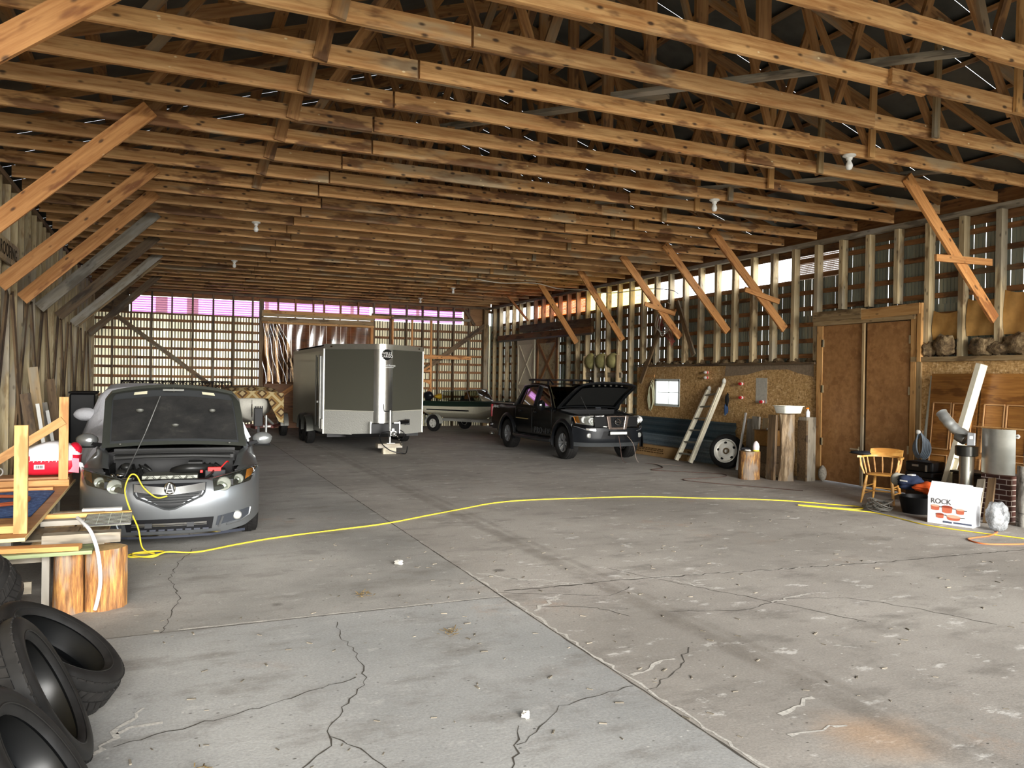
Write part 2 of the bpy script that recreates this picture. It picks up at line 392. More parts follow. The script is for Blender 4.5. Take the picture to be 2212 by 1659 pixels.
for y in SY:
    if 9.3 < y < 11.35: z0 = 3.25
    elif y < 9.3: z0 = 2.32
    elif y < 17.75: z0 = 2.3
    elif 22.0 < y < 25.4: z0 = 3.6
    else: z0 = 0
    beam('stud', (XR+.07,y,z0), (XR+.07,y,ZP-.095), .09 if y < 17.7 else .075, .14, W['stud'], wr, up=(1,0,0))
for z in (4.3, 3.98, 3.66, 3.34, 3.02, 2.7, 2.4):
    if z > 3.9: beam('girt', (XR+.165,5.5,z), (XR+.165,12.3,z), .045, .085, W['girt'], wr)
    else:
        for a, b in ((5.5,11.5),(11.5,18),(18,28.4)):
            if z < 3.2 and a == 5.5: a, b = 5.5, 9.2
            beam('girt', (XR+.165,a,z), (XR+.165,b,z), .045, .085, W['girt'], wr)
for z in (2.08, 1.77, 1.46, 1.15, .84, .53, .2):
    beam('girt', (XR+.165,17.75,z), (XR+.165,22.0,z), .045, .085, W['girt'], wr); beam('girt', (XR+.165,25.4,z), (XR+.165,28.4,z), .045, .085, W['girt'], wr)
# board lining with the window hole
g = G(); X0, X1 = XR-.02, XR
for y0,y1,z0,z1 in ((11.45,13.9,0,1.05),(13.9,15.88,0,2.22),(16.82,17.72,0,2.22),(15.88,16.82,0,1.28),(15.88,16.82,1.86,2.22),(11.45,13.9,1.05,2.22)): g.bx(X0,X1,y0,y1,z0,z1)
ob('strand_board_lining', g, W['osb'], wr)
g = G(); g.bx(X0,X1,5.6,9.2,0,2.24); ob('strand_board_lining', g, W['osb'], wr)
beam('ledge', (XR+.03,11.42,2.25), (XR+.03,17.75,2.25), .24, .045, W['dark'], wr)
beam('ledge', (XR+.0,5.6,2.28), (XR+.0,9.3,2.28), .16, .075, W['old'], wr)
beam('lining_batten', (XR-.03,16.9,1.98), (XR-.03,17.7,1.98), .015, .07, W['fresh'], wr)
g = G(); g.prism([(11.5,2.24),(14.1,2.24),(14.15,1.98),(13.4,2.02),(12.9,2.12),(12.2,2.13),(11.9,2.05),(11.5,1.98)], 0, .004, Matrix(((0,0,-1,X0),(1,0,0,0),(0,1,0,0),(0,0,0,1)))); ob('tar_paper', g, pm('#8a7862', .8, var=.15), wr)
g = G(); g.bx(X0-.004,X0,12.78,13.12,1.42,1.95); ob('patch_panel', g, pm('#b9b4a6', .7, var=.1), wr)
# brown paper facing and batts of insulation between the studs
pap = pm('#b98d50', .6, var=.12, sc=8)
g = G()
for y0,y1,z0,z1 in ((6.1,7.2,2.62,3.3),(7.3,7.82,2.64,3.28),(7.92,8.42,2.64,3.2),(8.54,9.02,2.6,3.05)):
    g.sheet(lambda u,v: (XR+.1+.02*math.sin(9*u+5*v)-.02, y0+(y1-y0)*u, z0+(z1-z0)*v - .05*u*v*math.sin(4*u)), 8, 6)
ob('insulation_paper', g, pap, wr, 60)
def batt():
    a = N('rock_wool'); n = a.noise(a.vec(rnd=False), 9, 6, .7)
    c = a.ramp(n, (.3,lin('#3e3020')), (.5,lin('#7c6546')), (.68,lin('#b39a72'))); return a.done(a.bsdf(c, .95, 0, n, 1.0, .05))
W['batt'] = batt()
def lump(c, s, seed, n=16, m=10, k=.28, frq=3.0):
    rr = random.Random(seed); ph = [(rr.uniform(0,6),rr.uniform(0,6),rr.uniform(0,6)) for _ in range(3)]
    g = G(); g.ball((0,0,0), 1, n, m); o = []
    for p in g.v:
        p = V(p); d = 1+k*(math.sin(frq*p.x+ph[0][0])*math.cos(frq*p.y+ph[0][1])+.6*math.sin(2.1*frq*p.z+ph[1][0])*math.sin(1.7*frq*p.x+ph[1][2]))
        o.append((c[0]+p.x*d*s[0], c[1]+p.y*d*s[1], c[2]+p.z*d*s[2]))
    g.v = o; return g
for i,(y,z,sy,sz) in enumerate(((7.5,2.48,.26,.16),(6.9,2.5,.3,.18),(8.1,2.46,.25,.14),(7.85,2.43,.22,.1),(8.75,2.5,.2,.17),(9.05,2.44,.13,.13),(6.3,2.48,.3,.17))):
    ob('insulation_batt', lump((XR+.02,y,z), (.1,sy,sz), 50+i, k=.2, frq=6), W['batt'], wr, 60)
for i in range(14):
    y = 11.7+i*.43+R.uniform(-.1,.1)
    ob('ledge_insulation', lump((XR+.08,y,2.3), (.07,.17,.05+.03*R.random()), 80+i, 10, 6, .3, 5), W['batt'], wr, 60)
# heavy lintel over the sliding doors, and its track
beam('lintel', (XR-.06,20.1,3.56), (XR-.06,25.2,3.62), .08, .24, W['dark'], wr); beam('lintel', (XR-.06,20.1,3.34), (XR-.06,27.2,3.36), .09, .2, W['girt'], wr)
beam('door_track', (XR-.11,20.0,3.22), (XR-.11,27.0,3.24), .06, .06, pm('#5a5850', .5, .6), wr)
# window in the lining
w1 = structure('window_1'); g = G(); g.bx(XR+.05,XR+.056,15.85,16.85,1.25,1.89); ob('pane', g, W['whitepane'], w1)
wf = pm('#dfe6df', .5); g = G()
for y in (15.85,16.85): g.bx(XR-.03,XR+.06,y-.035,y+.035,1.24,1.9)
for z in (1.25,1.88): g.bx(XR-.03,XR+.06,15.83,16.87,z-.03,z+.03)
g.bx(XR+.02,XR+.05,16.34,16.36,1.27,1.87); g.bx(XR+.02,XR+.05,15.86,16.84,1.56,1.58); ob('window_frame', g, wf, w1)
# strip windows high on the wall
def ribpane(g, x, y0, y1, z0, z1, n, axis='y'):
    for k in range(n):
        a = z0+(z1-z0)*k/n; b = z0+(z1-z0)*(k+1)/n; m = (a+b)/2
        for za,zb,d in ((a,m,.012),(m,b,0)):
            if axis == 'y': g.bx(x+d, x+d+.004, y0, y1, za, zb)
            else: g.bx(y0, y1, x+d, x+d+.004, za, zb)
for i,(y0,y1,mt) in enumerate(((11.0,12.35,'greypane'),(17.25,20.75,'yellow_outside'),(20.8,24.35,'orange_outside'),(24.4,27.6,'whitepane'))):  # yellow and orange sheets are added stand-ins for the building outside
    w = structure('window_%d'%(i+2)); g = G(); ribpane(g, XR+.195, y0, y1, 3.93, 4.42, 14); ob('pane', g, W[mt], w)
    if mt == 'orange_outside':
        g = G(); g.bx(XR+.18,XR+.19,y0,y1,4.12,4.14); g.bx(XR+.18,XR+.19,y0,y1,4.36,4.42); ob('outside_wall_band', g, pm('#f2e2b8',.6), w)  # pale bands stand in for the outside building's line and white top
# ---- double plywood doors
d1 = structure('door_1'); g = G()
g.bx(XR-.05,XR-.015,10.31,11.24,.02,2.95); ob('leaf', g, W['ply'], d1); g = G(); g.bx(XR-.05,XR-.015,9.34,10.22,.02,2.94); ob('leaf', g, W['ply'], d1)
beam('astragal', (XR-.07,10.28,.02), (XR-.07,10.28,2.95), .05, .03, W['old'], d1, up=(1,0,0)); beam('dark_gap_stop', (XR-.0,10.25,.02), (XR-.0,10.25,2.95), .1, .03, W['dark'], d1, up=(1,0,0))
hg = pm('#cdbf9a', .4, .6); g = G()
for y in (11.25,9.32):
    for z in (.75,1.75,2.62): g.bx(XR-.065,XR-.04,y-.03,y+.03,z-.07,z+.07)
ob('hinge', g, hg, d1); g = G(); g.bx(XR-.07,XR-.05,10.33,10.36,.62,.72); g.tube([(XR-.08,10.36,.67),(XR-.09,10.52,.67)], .014, 8); ob('door_handle', g, pm('#d8cfb8',.3,.8), d1, 40)
beam('jamb', (XR-.03,11.32,0), (XR-.03,11.32,3.0), .14, .07, W['fresh'], d1, up=(1,0,0)); beam('jamb', (XR-.03,9.26,0), (XR-.03,9.26,3.0), .1, .08, W['fresh'], d1, up=(1,0,0))
beam('jamb', (XR-.06,9.14,2.24), (XR-.06,9.14,3.22), .07, .06, W['fresh'], d1, up=(1,0,0)); beam('jamb', (XR-.03,9.16,0), (XR-.03,9.16,2.24), .08, .06, W['old'], d1, up=(1,0,0))
beam('door_header', (XR-.05,9.22,3.0), (XR-.05,11.45,3.0), .1, .09, W['old'], d1); beam('door_header', (XR-.07,10.3,3.13), (XR-.07,11.45,3.13), .12, .18, W['old'], d1)
beam('door_header', (XR-.1,9.12,3.13), (XR-.1,10.3,3.1), .05, .18, W['fresh'], d1)
# ---- sliding barn doors far along the right wall
d2 = structure('door_2'); g = G(); g.bx(XR-.12,XR-.085,23.85,25.3,.1,3.2); ob('leaf', g, pm('#e4dac0',.6,var=.06), d2)
g = G(); g.bx(XR-.12,XR-.085,22.15,23.7,.1,3.2); ob('leaf', g, W['pale'], d2)
for y0,y1,mt,mb in ((23.85,25.3,pm('#d3c9ae',.6),None),(22.15,23.7,W['girt'],None)):
    for z0,z1 in ((1.62,3.1),(.12,1.56)):
        for a,b in ((z0,z1),(z1,z0)): beam('cross_brace', (XR-.135,y0+.06,a), (XR-.135,y1-.06,b), .11, .02, mt, d2, up=(1,0,0)).matrix_local
    for z in (.15,1.58,3.12): beam('rail', (XR-.137,y0,z), (XR-.137,y1,z), .025, .14, mt, d2)
    for y in (y0+.06,y1-.06): beam('stile', (XR-.139,y,.1), (XR-.139,y,3.2), .025, .12, mt, d2, up=(0,1,0))
# ---- unseen front gable, added to keep high sky light off the near floor
wfr = structure('wall_front_sky_block'); g = G(); g.prism([(XL-.3,4.25),(XR+.2,4.25),(XR+.2,4.9),(XM_,7.2),(XL-.3,4.9)], -1.16, -1.12, Matrix(((1,0,0,0),(0,0,1,0),(0,1,0,0),(0,0,0,1)))); ob('gable_light_block', g, W['clad'], wfr)
# ---- left wall
wl = structure('wall_left')
g = G(); r = random.Random(5); y = -1.0
while y < 28.5:
    b = r.uniform(.18,.3); g.bx(XL-.24,XL-.21,y+.006,y+b-.006,0,4.6); y += b
ob('board_cladding', g, W['pale'], wl)
g = G(); ribs(g, -1, 28.6, 0, 4.6, XL-.3, 'y', .3, face=1); ob('outer_sheet', g, W['clad'], wl)
beam('top_plate', (XL-.1,-1,ZP-.05), (XL-.1,28.56,ZP-.05), .2, .085, W['dark'], wl)
beam('eave_board', (XL-.32,-1.1,4.76), (XL-.32,28.6,4.76), .03, .56, W['girt'], wl)
for k in range(30):
    y = 10.9+.607*k
    if y > 28.3: break
    beam('stud', (XL-.105+R.uniform(-.015,.015),y,0), (XL-.105+R.uniform(-.015,.015),y,ZP-.095), .06, .2, W['pale'], wl, up=(1,0,0))
for y in (12.9,14.6,16.3,18.5,20.3,22.6,24.5):
    beam('sway_brace', (XL+.03,y,2.95), (XL+.03,y-1.3,.05), .16, .03, W['dark'], wl, up=(1,0,0)); beam('sway_brace', (XL+.07,y+.1,2.95), (XL+.07,y+1.4,.05), .16, .03, W['dark'], wl, up=(1,0,0))
# ---- far wall
wz = structure('wall_far'); g = G()
gd = G()
def corrug(g, x0, x1, z0, z1, yb, p=.095, d=.024):
    n = int((x1-x0)/p)
    for i in range(n):
        a = x0+i*p; wv = p*(.5+.12*math.sin(i*1.7)+.08*math.sin(i*.37))
        P = [(a,yb),(a+wv,yb)]; Q = [(a+wv,yb),(a+wv+p*.1,yb-d),(a+p*.92,yb-d),(a+p,yb)]
        for gg, P_ in ((g,P),(gd,Q)):
            m = len(P_); gg.add([(x,y,z0) for x,y in P_]+[(x,y,z1) for x,y in P_], [(j,j+1,m+j+1,m+j) for j in range(m-1)])
corrug(g, -2.3, 3.0, 0, 3.86, YF+.24); corrug(g, 6.9, 11.8, 0, 3.93, YF+.24)
ob('ribbed_sheet', g, W['cladfar'], wz); ob('sheet_rib', gd, pm('#77705c',.5,.3,var=.1), wz)
FS = [-1.63,-1.09,-.47,.14,.78,1.43,2.07,2.71]
for x in FS: beam('stud', (x,YF+.07,0), (x,YF+.07,4.56), .055, .14, W['dark'], wz, up=(0,1,0))
for x in (3.56,4.16,4.78,5.16,5.75,6.4): beam('stud', (x,YF+.07,3.9), (x,YF+.07,4.56), .055, .14, W['girt'], wz, up=(0,1,0))
for k in range(8):
    x = 6.98+.625*k; beam('stud', (x,YF+.07,0), (x,YF+.07,4.56), .055, .14, W['dark'], wz, up=(0,1,0))
beam('corner_post', (3.0,YF+.05,0), (3.0,YF+.05,4.5), .14, .16, W['dark'], wz, up=(0,1,0)); beam('corner_post', (6.9,YF+.05,0), (6.9,YF+.05,3.9), .1, .14, W['brace'], wz, up=(0,1,0)); beam('corner_post', (XR-.1,YF+.03,0), (XR-.1,YF+.03,4.5), .16, .16, W['old'], wz, up=(0,1,0))
for k in range(11):
    z = 3.63-.313*k
    beam('girt', (-2.2,YF+.17,z), (3.0,YF+.17,z), .045, .09, W['girt'], wz); beam('girt', (6.9,YF+.17,z), (11.6,YF+.17,z), .045, .09, W['girt'], wz)
beam('top_plate', (-2.2,YF+.07,4.6), (11.7,YF+.07,4.6), .14, .08, W['dark'], wz)
beam('header_board', (-2.2,YF+.17,4.47), (11.7,YF+.17,4.47), .03, .1, W['girt'], wz); beam('header_board', (-2.2,YF+.17,3.85), (3.0,YF+.17,3.85), .03, .06, W['girt'], wz)
beam('header_board', (6.9,YF+.1,4.12), (10.5,YF+.1,4.12), .05, .14, W['dark'], wz); beam('wind_brace', (-1.5,YF-.02,3.7), (1.6,YF-.02,1.3), .14, .03, W['dark'], wz, up=(0,1,0)); beam('wind_brace', (11.5,YF-.02,4.0), (7.2,YF-.02,.9), .18, .03, W['dark'], wz, up=(0,1,0))
beam('wind_brace', (10.55,YF-.0,4.5), (10.95,YF-.0,3.9), .1, .03, W['dark'], wz, up=(0,1,0))
g = G(); g.bx(10.55,11.6,YF+.15,YF+.17,3.9,4.6); ob('plywood_panel', g, W['ply'], wz)
g = G(); g.bx(-2.2,-1.15,YF+.15,YF+.17,3.86,4.6); ob('plywood_panel', g, W['dark'], wz)
# boarded-up door bay: rough boards with daylight between, poly film hung in front
r = random.Random(11); g = G(); x = 3.08
while x < 6.85:
    b = r.uniform(.13,.22); g.bx(x+r.uniform(.001,.006),x+b-r.uniform(.001,.006),YF+.14,YF+.17,0,3.9); x += b
ob('rough_boards', g, W['barn'], wz)
for z,h_,mt in ((4.0,.2,'old'),(3.8,.14,'old'),(3.68,.07,'fresh')): beam('lintel', (3.0,YF-.03-(.06 if mt=='fresh' else 0),z), (6.95,YF-.03-(.06 if mt=='fresh' else 0),z), .08, h_, W[mt], wz)
beam('lintel', (3.05,YF-.09,4.06), (7.6,YF-.09,4.04), .04, .12, W['fresh'], wz)
g = G(); g.bx(3.1,4.5,YF-.06,YF-.03,0,1.62); ob('plywood_panel', g, W['barn'], wz); beam('wind_brace', (3.55,YF-.1,1.05), (4.5,YF-.1,1.75), .14, .03, W['brace'], wz, up=(0,1,0)); beam('wind_brace', (3.5,YF+.05,2.6), (4.4,YF+.05,1.85), .06, .03, W['old'], wz, up=(0,1,0))
g = G(); r = random.Random(2)
def film(u, v):
    return (3.05+3.7*u+.04*math.sin(5*v+3*u), YF-.0+.035*math.sin(30*u+.8*math.sin(3*v))+.02*math.sin(5*u*v+3*v)-.03, 1.6+2.05*v)
g.sheet(film, 90, 22); ob('poly_film', g, W['poly'], wz, 80)
g = G(); g.sheet(lambda u,v: (3.05+1.35*u*(1-.55*v)+.03*math.sin(11*v), YF-.12+.05*math.sin(18*u+4*v), 1.55+2.1*v), 30, 18); ob('poly_film', g, W['poly'], wz, 80)
g = G(); g.prism([(XL-.3,4.5),(XR+.2,4.5),(XR+.2,4.9),(XM_,7.2),(XL-.3,4.9)], YF+.26, YF+.3, Matrix(((1,0,0,0),(0,0,1,0),(0,1,0,0),(0,0,0,1)))); ob('gable_boards', g, W['girt'], wz)
for i,(x0,x1,z0,z1) in enumerate(((-1.07,2.95,3.87,4.41),(3.05,6.85,4.1,4.44),(6.95,10.5,4.19,4.45),(6.95,10.5,3.95,4.06))):
    w = structure('window_%d'%(6+i)); g = G(); ribpane(g, YF+.21, x0, x1, z0, z1, max(3,int((z1-z0)/.055)), 'x'); ob('pane', g, W['pinkpane'], w)
    g = G()
    for xx in ((-.3,.66) if i == 0 else (3.2,6.2) if i == 1 else (8.7,) if i == 2 else ()): g.bx(xx-.06,xx+.3 if i == 0 else xx+.06,YF+.19,YF+.2,z0,z1)
    if g.v: ob('lap_strip', g, W['beigepane'], w)
    g = G(); n = max(2,int((z1-z0)/.075))
    for q in range(n): g.bx(x0,x1,YF+.183,YF+.188,z0+(z1-z0)*(q+.3)/n,z0+(z1-z0)*(q+.62)/n)
    ob('pane_rib', g, W['mauvepane'], w)
# ---- roof over the trusses
RS = .333; XM = (XL+XR)/2; ZH = 4.86; XE = 7.1
ce = structure('ceiling')
def rz(x): return ZH + RS*(XE-abs(x-XM)-.3)
g = G(); r = random.Random(9)
for s in (-1,1):
    y = -1.2
    while y < 28.7:
        w = .3; open_ = r.random() < .35; gp = .004 if open_ else 0
        A = (XM, y+gp, rz(XM)+.1); B = (XM+s*XE, y+gp, rz(XM+s*XE)+.1); C_ = (XM+s*XE, y+w, rz(XM+s*XE)+.1); D = (XM, y+w, rz(XM)+.1)
        g.add([A,B,C_,D], [(0,1,2,3) if s < 0 else (3,2,1,0)]); y += w
ob('roof_sheet', g, W['roofm'], ce)
for s in (-1,1):
    for k in range(11):
        x = XM+s*(.35+k*.64); beam('purlin', (x,-1.1,rz(x)+.07), (x,28.6,rz(x)+.07), .14, .045, W['web'], ce, up=(-s*RS,0,1))
# ---- roof trusses, 0.877 m apart
ORD = ['first','second','third','fourth','fifth','sixth','seventh','eighth','ninth','tenth','eleventh','twelfth','thirteenth','fourteenth','fifteenth','sixteenth','seventeenth','eighteenth','nineteenth','twentieth','twenty-first','twenty-second','twenty-third','twenty-fourth','twenty-fifth','twenty-sixth','twenty-seventh','twenty-eighth','twenty-ninth','thirtieth','thirty-first']
TY = [5.32+.877*k for k in range(-3, 27)]
CH, CW = .165, .045
for i, y in enumerate(TY):
    if y > YF-.15: break
    t = thing('roof_truss', 'timber roof truss spanning the barn, %s counted from the open front'%ORD[i] if i else 'timber roof truss nearest the open front, over the camera', 'truss', T(XM,y,ZP), 'roof trusses over the hall')
    b = R.random(); xs = [XL+.02-XM, 2.12-XM+(.0 if i%4 else .2) if True else 0, 7.0-XM+R.uniform(-.5,.5), XR-.02-XM]
    # lower chord in three lengths; the middle one laps behind, so the ends show as dark butt joints
    beam('bottom_chord', (xs[0],0,CH/2+.001), (xs[1]-.012,0,CH/2+.001), CW, CH, W['chord'], t)
    beam('bottom_chord', (xs[1]+.012,0,CH/2+R.uniform(0,.008)), (xs[2],0,CH/2), CW, CH, W['chord'], t)
    beam('bottom_chord', (xs[2]-.5,-.046 if i%3 == 0 else .046,CH/2+.004), (xs[3],0-.046 if i%3 == 0 else .046,CH/2+.004), CW, CH-.01, W['chord'], t)
    beam('bottom_splice', (xs[1]-.9,.046,CH/2-.004), (xs[1]+.9,.046,CH/2-.004), CW, CH-.01, W['web'], t)
    for s in (-1,1):
        beam('top_chord', (s*.02,.0,rz(XM)-ZP-.03), (s*(XE-.35),0,rz(XM+XE-.35)-ZP-.03), CW, .14, W['web'], t)
        top = lambda x: rz(XM+x)-ZP-.06
        for xa, xb, off in ((1.7,1.0,.046),(3.3,2.3,.046),(5.0,4.3,.046),(1.75,2.35,.09)):
            beam('web', (s*xa,off,.03), (s*xb,off,top(xb)), .09, .04, W['web'], t, up=(0,1,0))
    beam('king_post', (0,.046,.02), (0,.046,top(0)), .14, .04, W['web'], t, up=(0,1,0))
    x = 1.2-XM
    if i < 12: beam('hanger', (x+R.uniform(-.03,.03),-.045,0), (x+.28,-.045,top(.28+x)), .13, .04, W['web'], t, up=(0,1,0))
    x = 7.95-XM
    beam('tie_strap', (x-.05,-.094 if i%3==0 else -.045,.0), (x-.02,-.094 if i%3==0 else -.045,top(x)), .09, .035, W['fresh'] if i%2 else W['old'], t, up=(0,1,0))
# ------------------------------------------------------------------ vehicles: shared pieces
rub = pm('#191817', .75, var=.2, sc=30); blk = pm('#0f0f10', .45); gloss = pm('#0b0c0e', .12); chrome = pm('#d9d9d6', .15, 1.0); alu = pm('#b9bab8', .35, .9)
steel = pm('#8a8a86', .4, .85); white = pm('#e9e8e2', .5); redp = pm('#c22420', .4); lamp = glass('lamp_lens', '#eef0ec', .03, .16); amber = pm('#d98a3a', .25); lampbk = pm('#cfd0cb', .25, .7)
def interp(tab, x):
    if x <= tab[0][0]: return tab[0][1]
    for (a,b),(c,d) in zip(tab, tab[1:]):
        if x <= c: return b+(d-b)*(x-a)/(c-a)
    return tab[-1][1]
TREAD = {}
def tyre_mesh(name, Ro, Ri, w, mat=None, tread=True, n=48, inner=True):
    """axis along X; carcass with rounded shoulders, open middle and tread blocks"""
    h = w/2; g = G()
    prof = [(Ri,-h*.72),(Ri+.012,-h*.86),(Ri+(Ro-Ri)*.35,-h*.98),(Ri+(Ro-Ri)*.62,-h),(Ro-.028,-h*.93),(Ro-.008,-h*.78),(Ro-.004,0),(Ro-.008,h*.78),(Ro-.028,h*.93),(Ri+(Ro-Ri)*.62,h),(Ri+(Ro-Ri)*.35,h*.98),(Ri+.012,h*.86),(Ri,h*.72)]
    if inner: prof += [(Ri+.02,h*.6),(Ri+.05,h*.75),(Ro-.035,h*.6),(Ro-.02,0),(Ro-.035,-h*.6),(Ri+.05,-h*.75),(Ri+.02,-h*.6)]
    M = RY(90)
    if inner: g.lathe(prof, n, M, False, True)
    else: g.lathe(prof, n, M, False)
    g2 = None
    if tread:
        g2 = G(); nb = 44
        for k in range(nb):
            a = 2*PI*k/nb
            for j,(u0,u1,da) in enumerate(((-.84,-.52,.0),(-.47,-.06,.5),(0,.42,.1),(.48,.84,.6))):
                aa = a+da*2*PI/nb; d = .40*2*PI/nb; sk = .25*2*PI/nb*(1 if j%2 else -1); vs = []
                for rr in (Ro-.012, Ro+.004):
                    r_ = rr-(.012 if j in (0,3) else 0)
                    for u,t in ((u0,-d+sk),(u1,-d-sk),(u1,d-sk),(u0,d+sk)): vs.append((u*h, r_*math.cos(aa+t), r_*math.sin(aa+t)))
                g2.add(vs, [(3,2,1,0),(4,5,6,7),(0,1,5,4),(1,2,6,5),(2,3,7,6),(3,0,4,7)])
    return g, g2
def wheel(parent, name, x, y, Ro, Ri, w, rimmat, side, spokes=6, deep=.03):
    g, g2 = tyre_mesh(name, Ro, Ri, w, inner=False)
    t = ob(name, g, rub, parent, 40, T(x,y,Ro)); ob('tread', g2, rub, t)
    g = G(); s = side; M = RY(90)
    h = w/2; f = s*(h*.75)
    g.lathe([(Ri+.005,f-s*.0),(Ri-.02,f),(Ri-.03,f-s*.06),(Ri-.03,-f)], 32, M, False)
    if rimmat is not None:
        for k in range(spokes):
            a = 2*PI*k/spokes
            for da in (-.16,.16):
                c, d = math.cos(a+da), math.sin(a+da); g.bar((f-s*deep,.06*math.cos(a),.06*math.sin(a)), (f-s*.01,(Ri-.02)*c,(Ri-.02)*d), .045, .03, (1,0,0))
        g.lathe([(.0,f-s*(deep-.02)),(.055,f-s*(deep-.018)),(.075,f-s*deep),(.08,f-s*(deep+.05))], 20, M, False)
    ob('rim', g, rimmat or blk, t, 40)
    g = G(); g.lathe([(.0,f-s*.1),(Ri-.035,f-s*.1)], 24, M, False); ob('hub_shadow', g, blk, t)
    return t
def strip(g, stations, both=True):
    """stations: list of point rows (right side, x>0); makes a skin and its mirror"""
    m = len(stations[0])
    for s in ((1,-1) if both else (1,)):
        vs = [(p[0]*s,p[1],p[2]) for r_ in stations for p in r_]
        fs = [(i*m+j, (i+1)*m+j, (i+1)*m+j+1, i*m+j+1) for i in range(len(stations)-1) for j in range(m-1)]
        g.add(vs, fs if s > 0 else [tuple(reversed(f)) for f in fs])
def patch(poly, yfun, off, n=8, th=.012):
    """poly: four corners (x,z) ccw seen from the front; a curved plate that follows the body surface"""
    g = G(); a,b,c,d = poly
    n = max(n, 14) if n > 4 else n
    def P(u,v,o):
        x = (a[0]*(1-u)+b[0]*u)*(1-v)+(d[0]*(1-u)+c[0]*u)*v; z = (a[1]*(1-u)+b[1]*u)*(1-v)+(d[1]*(1-u)+c[1]*u)*v
        return (x, yfun(x,z)-o, z)
    g.sheet(lambda u,v: P(u,v,off), n, n)
    ed = [(i/n,0) for i in range(n+1)]+[(1,i/n) for i in range(1,n+1)]+[(1-i/n,1) for i in range(1,n+1)]+[(0,1-i/n) for i in range(1,n)]
    g.rings([[P(u,v,off) for u,v in ed],[P(u,v,off-th) for u,v in ed]], True, False); return g
def carpaint(name, col, rough, metal, coat=.6):
    a = N(name); n = a.noise(a.vec(rnd=False), 220, 2); c = a.mix(a.math('MULTIPLY',n,.25), lin(col), tuple(min(1,v*1.35) for v in lin(col)[:3])+(1,))
    return a.done(a.bsdf(c, rough, metal, Coat_Weight=coat, Coat_Roughness=.06))
silver = carpaint('silver_grey_paint', '#797c7e', .32, .75); trkblk = carpaint('black_truck_paint', '#050607', .22, .0, .15); trlgrey = carpaint('charcoal_trailer_skin', '#45443b', .3, .0, .05)
def arch(y, axles, r, zc, base):
    z = base
    for ya in axles:
        if abs(y-ya) < r: z = max(z, zc+math.sqrt(r*r-(y-ya)**2))
    return z

# ------------------------------------------------------------------ grey sedan with its bonnet up
car = thing('sedan', 'silver-grey sedan with its bonnet propped open', 'car', T(.045,8.82,0) @ RZ(-3))
PL = [(0,0),(.18,.008),(.36,.03),(.52,.075),(.66,.145),(.76,.22),(.84,.325),(.89,.46),(.912,.60)]
xw = [(0,.0),(.008,.18),(.03,.36),(.075,.52),(.145,.66),(.22,.76),(.325,.84),(.46,.89),(.60,.912),(.94,.922),(1.4,.92),(3.3,.918),(3.9,.9),(4.3,.86),(4.6,.75),(4.73,.58)]
zprof = [(.15,.075),(.2,.05),(.28,.03),(.36,.012),(.48,.0),(.58,.008),(.66,.03),(.74,.085),(.82,.19)]
PL = [(p.x,p.y) for p in smoothpts([(x,y,0) for x,y in PL], 4)]
yinv = [(x,y) for x,y in PL]
def nose(x, z): return interp(yinv, min(abs(x),.912)) + interp(zprof, z)*(1-.55*min(abs(x)/.9,1)**3)
ztop = [(0,.735),(.36,.725),(.44,.70),(.55,.70),(.66,.74),(.84,.80),(.92,.80)]
g = G(); rows = []
for x, y in PL:
    zt = interp(ztop, x); zb = interp([(0,.155),(.55,.16),(.75,.20),(.912,.29)], x)
    rows.append([(x, nose(x,zb+(zt-zb)*k/10), zb+(zt-zb)*k/10) for k in range(11)])
strip(g, rows); 
zc = [(.1,.745),(.31,.80),(.48,.835),(.62,.86),(.94,.905),(1.3,.945),(1.5,.965),(3.4,.975),(4.2,1.0),(4.73,.95)]
ys = [.46,.53,.60,.66,.72,.80,.88,.94,1.0,1.08,1.16,1.24,1.30,1.36,1.5,1.9,2.4,3.0,3.26,3.32,3.4,3.5,3.64,3.78,3.88,3.96,4.02,4.1,4.3,4.5,4.65,4.73]
st = []
for y in ys:
    x = interp(xw, y); z0 = arch(y,(.94,3.64),.36,.33,.2) if y >= .6 else min(interp(ztop, x), interp(zc,y)-.03)
    cz = interp(zc, y); cx = min(interp([(.1,.60),(.6,.70),(1.2,.76),(1.5,.84)], y), x-.06); r_ = []
    if y < .6:
        for k in range(5): t = k/4; r_.append((x-.03*t*t, y+.02*t+interp(zprof,min(z0,.8))*.45*(1-t), z0+(cz-.02-z0)*t))
    else:
        for k in range(5):
            t = k/4; z = z0+(cz-.05-z0)*t; b = -.03*max(0,(.3-z)/.2) - .05*max(0,(z-.62)/.3)**2*1.0
            r_.append((x+b, y, z))
    r_ += [(cx+.03, y, cz-.005), (cx, y, cz), (cx-.055, y, cz-.012), (cx-.065, y, cz-.07)]
    st.append(r_)
strip(g, st)
for s in (-1,1):
    def wing(u, v):
        x = .42+.47*u; z = .728+.105*u; a = V((s*x, nose(x,z)+.004, z)); b = V((s*(.60+.08*u), .14+.33*u, .75+.075*u)); return a.lerp(b, v)
    g.sheet(wing if s > 0 else (lambda u,v: wing(1-u,v)), 8, 3)
    g.add([(s*.42,nose(.42,.73),.73),(s*.60,.14,.75),(s*.36,.12,.735)], [(0,1,2)])
g.add([(-.55,4.73,.3),(.55,4.73,.3),(.55,4.73,.95),(-.55,4.73,.95)], [(0,1,2,3)])
g.sheet(lambda u,v: ((u-.5)*1.5, 3.95+.75*v, 1.02-.04*v), 6, 4)
ob('body', g, silver, car, 50)
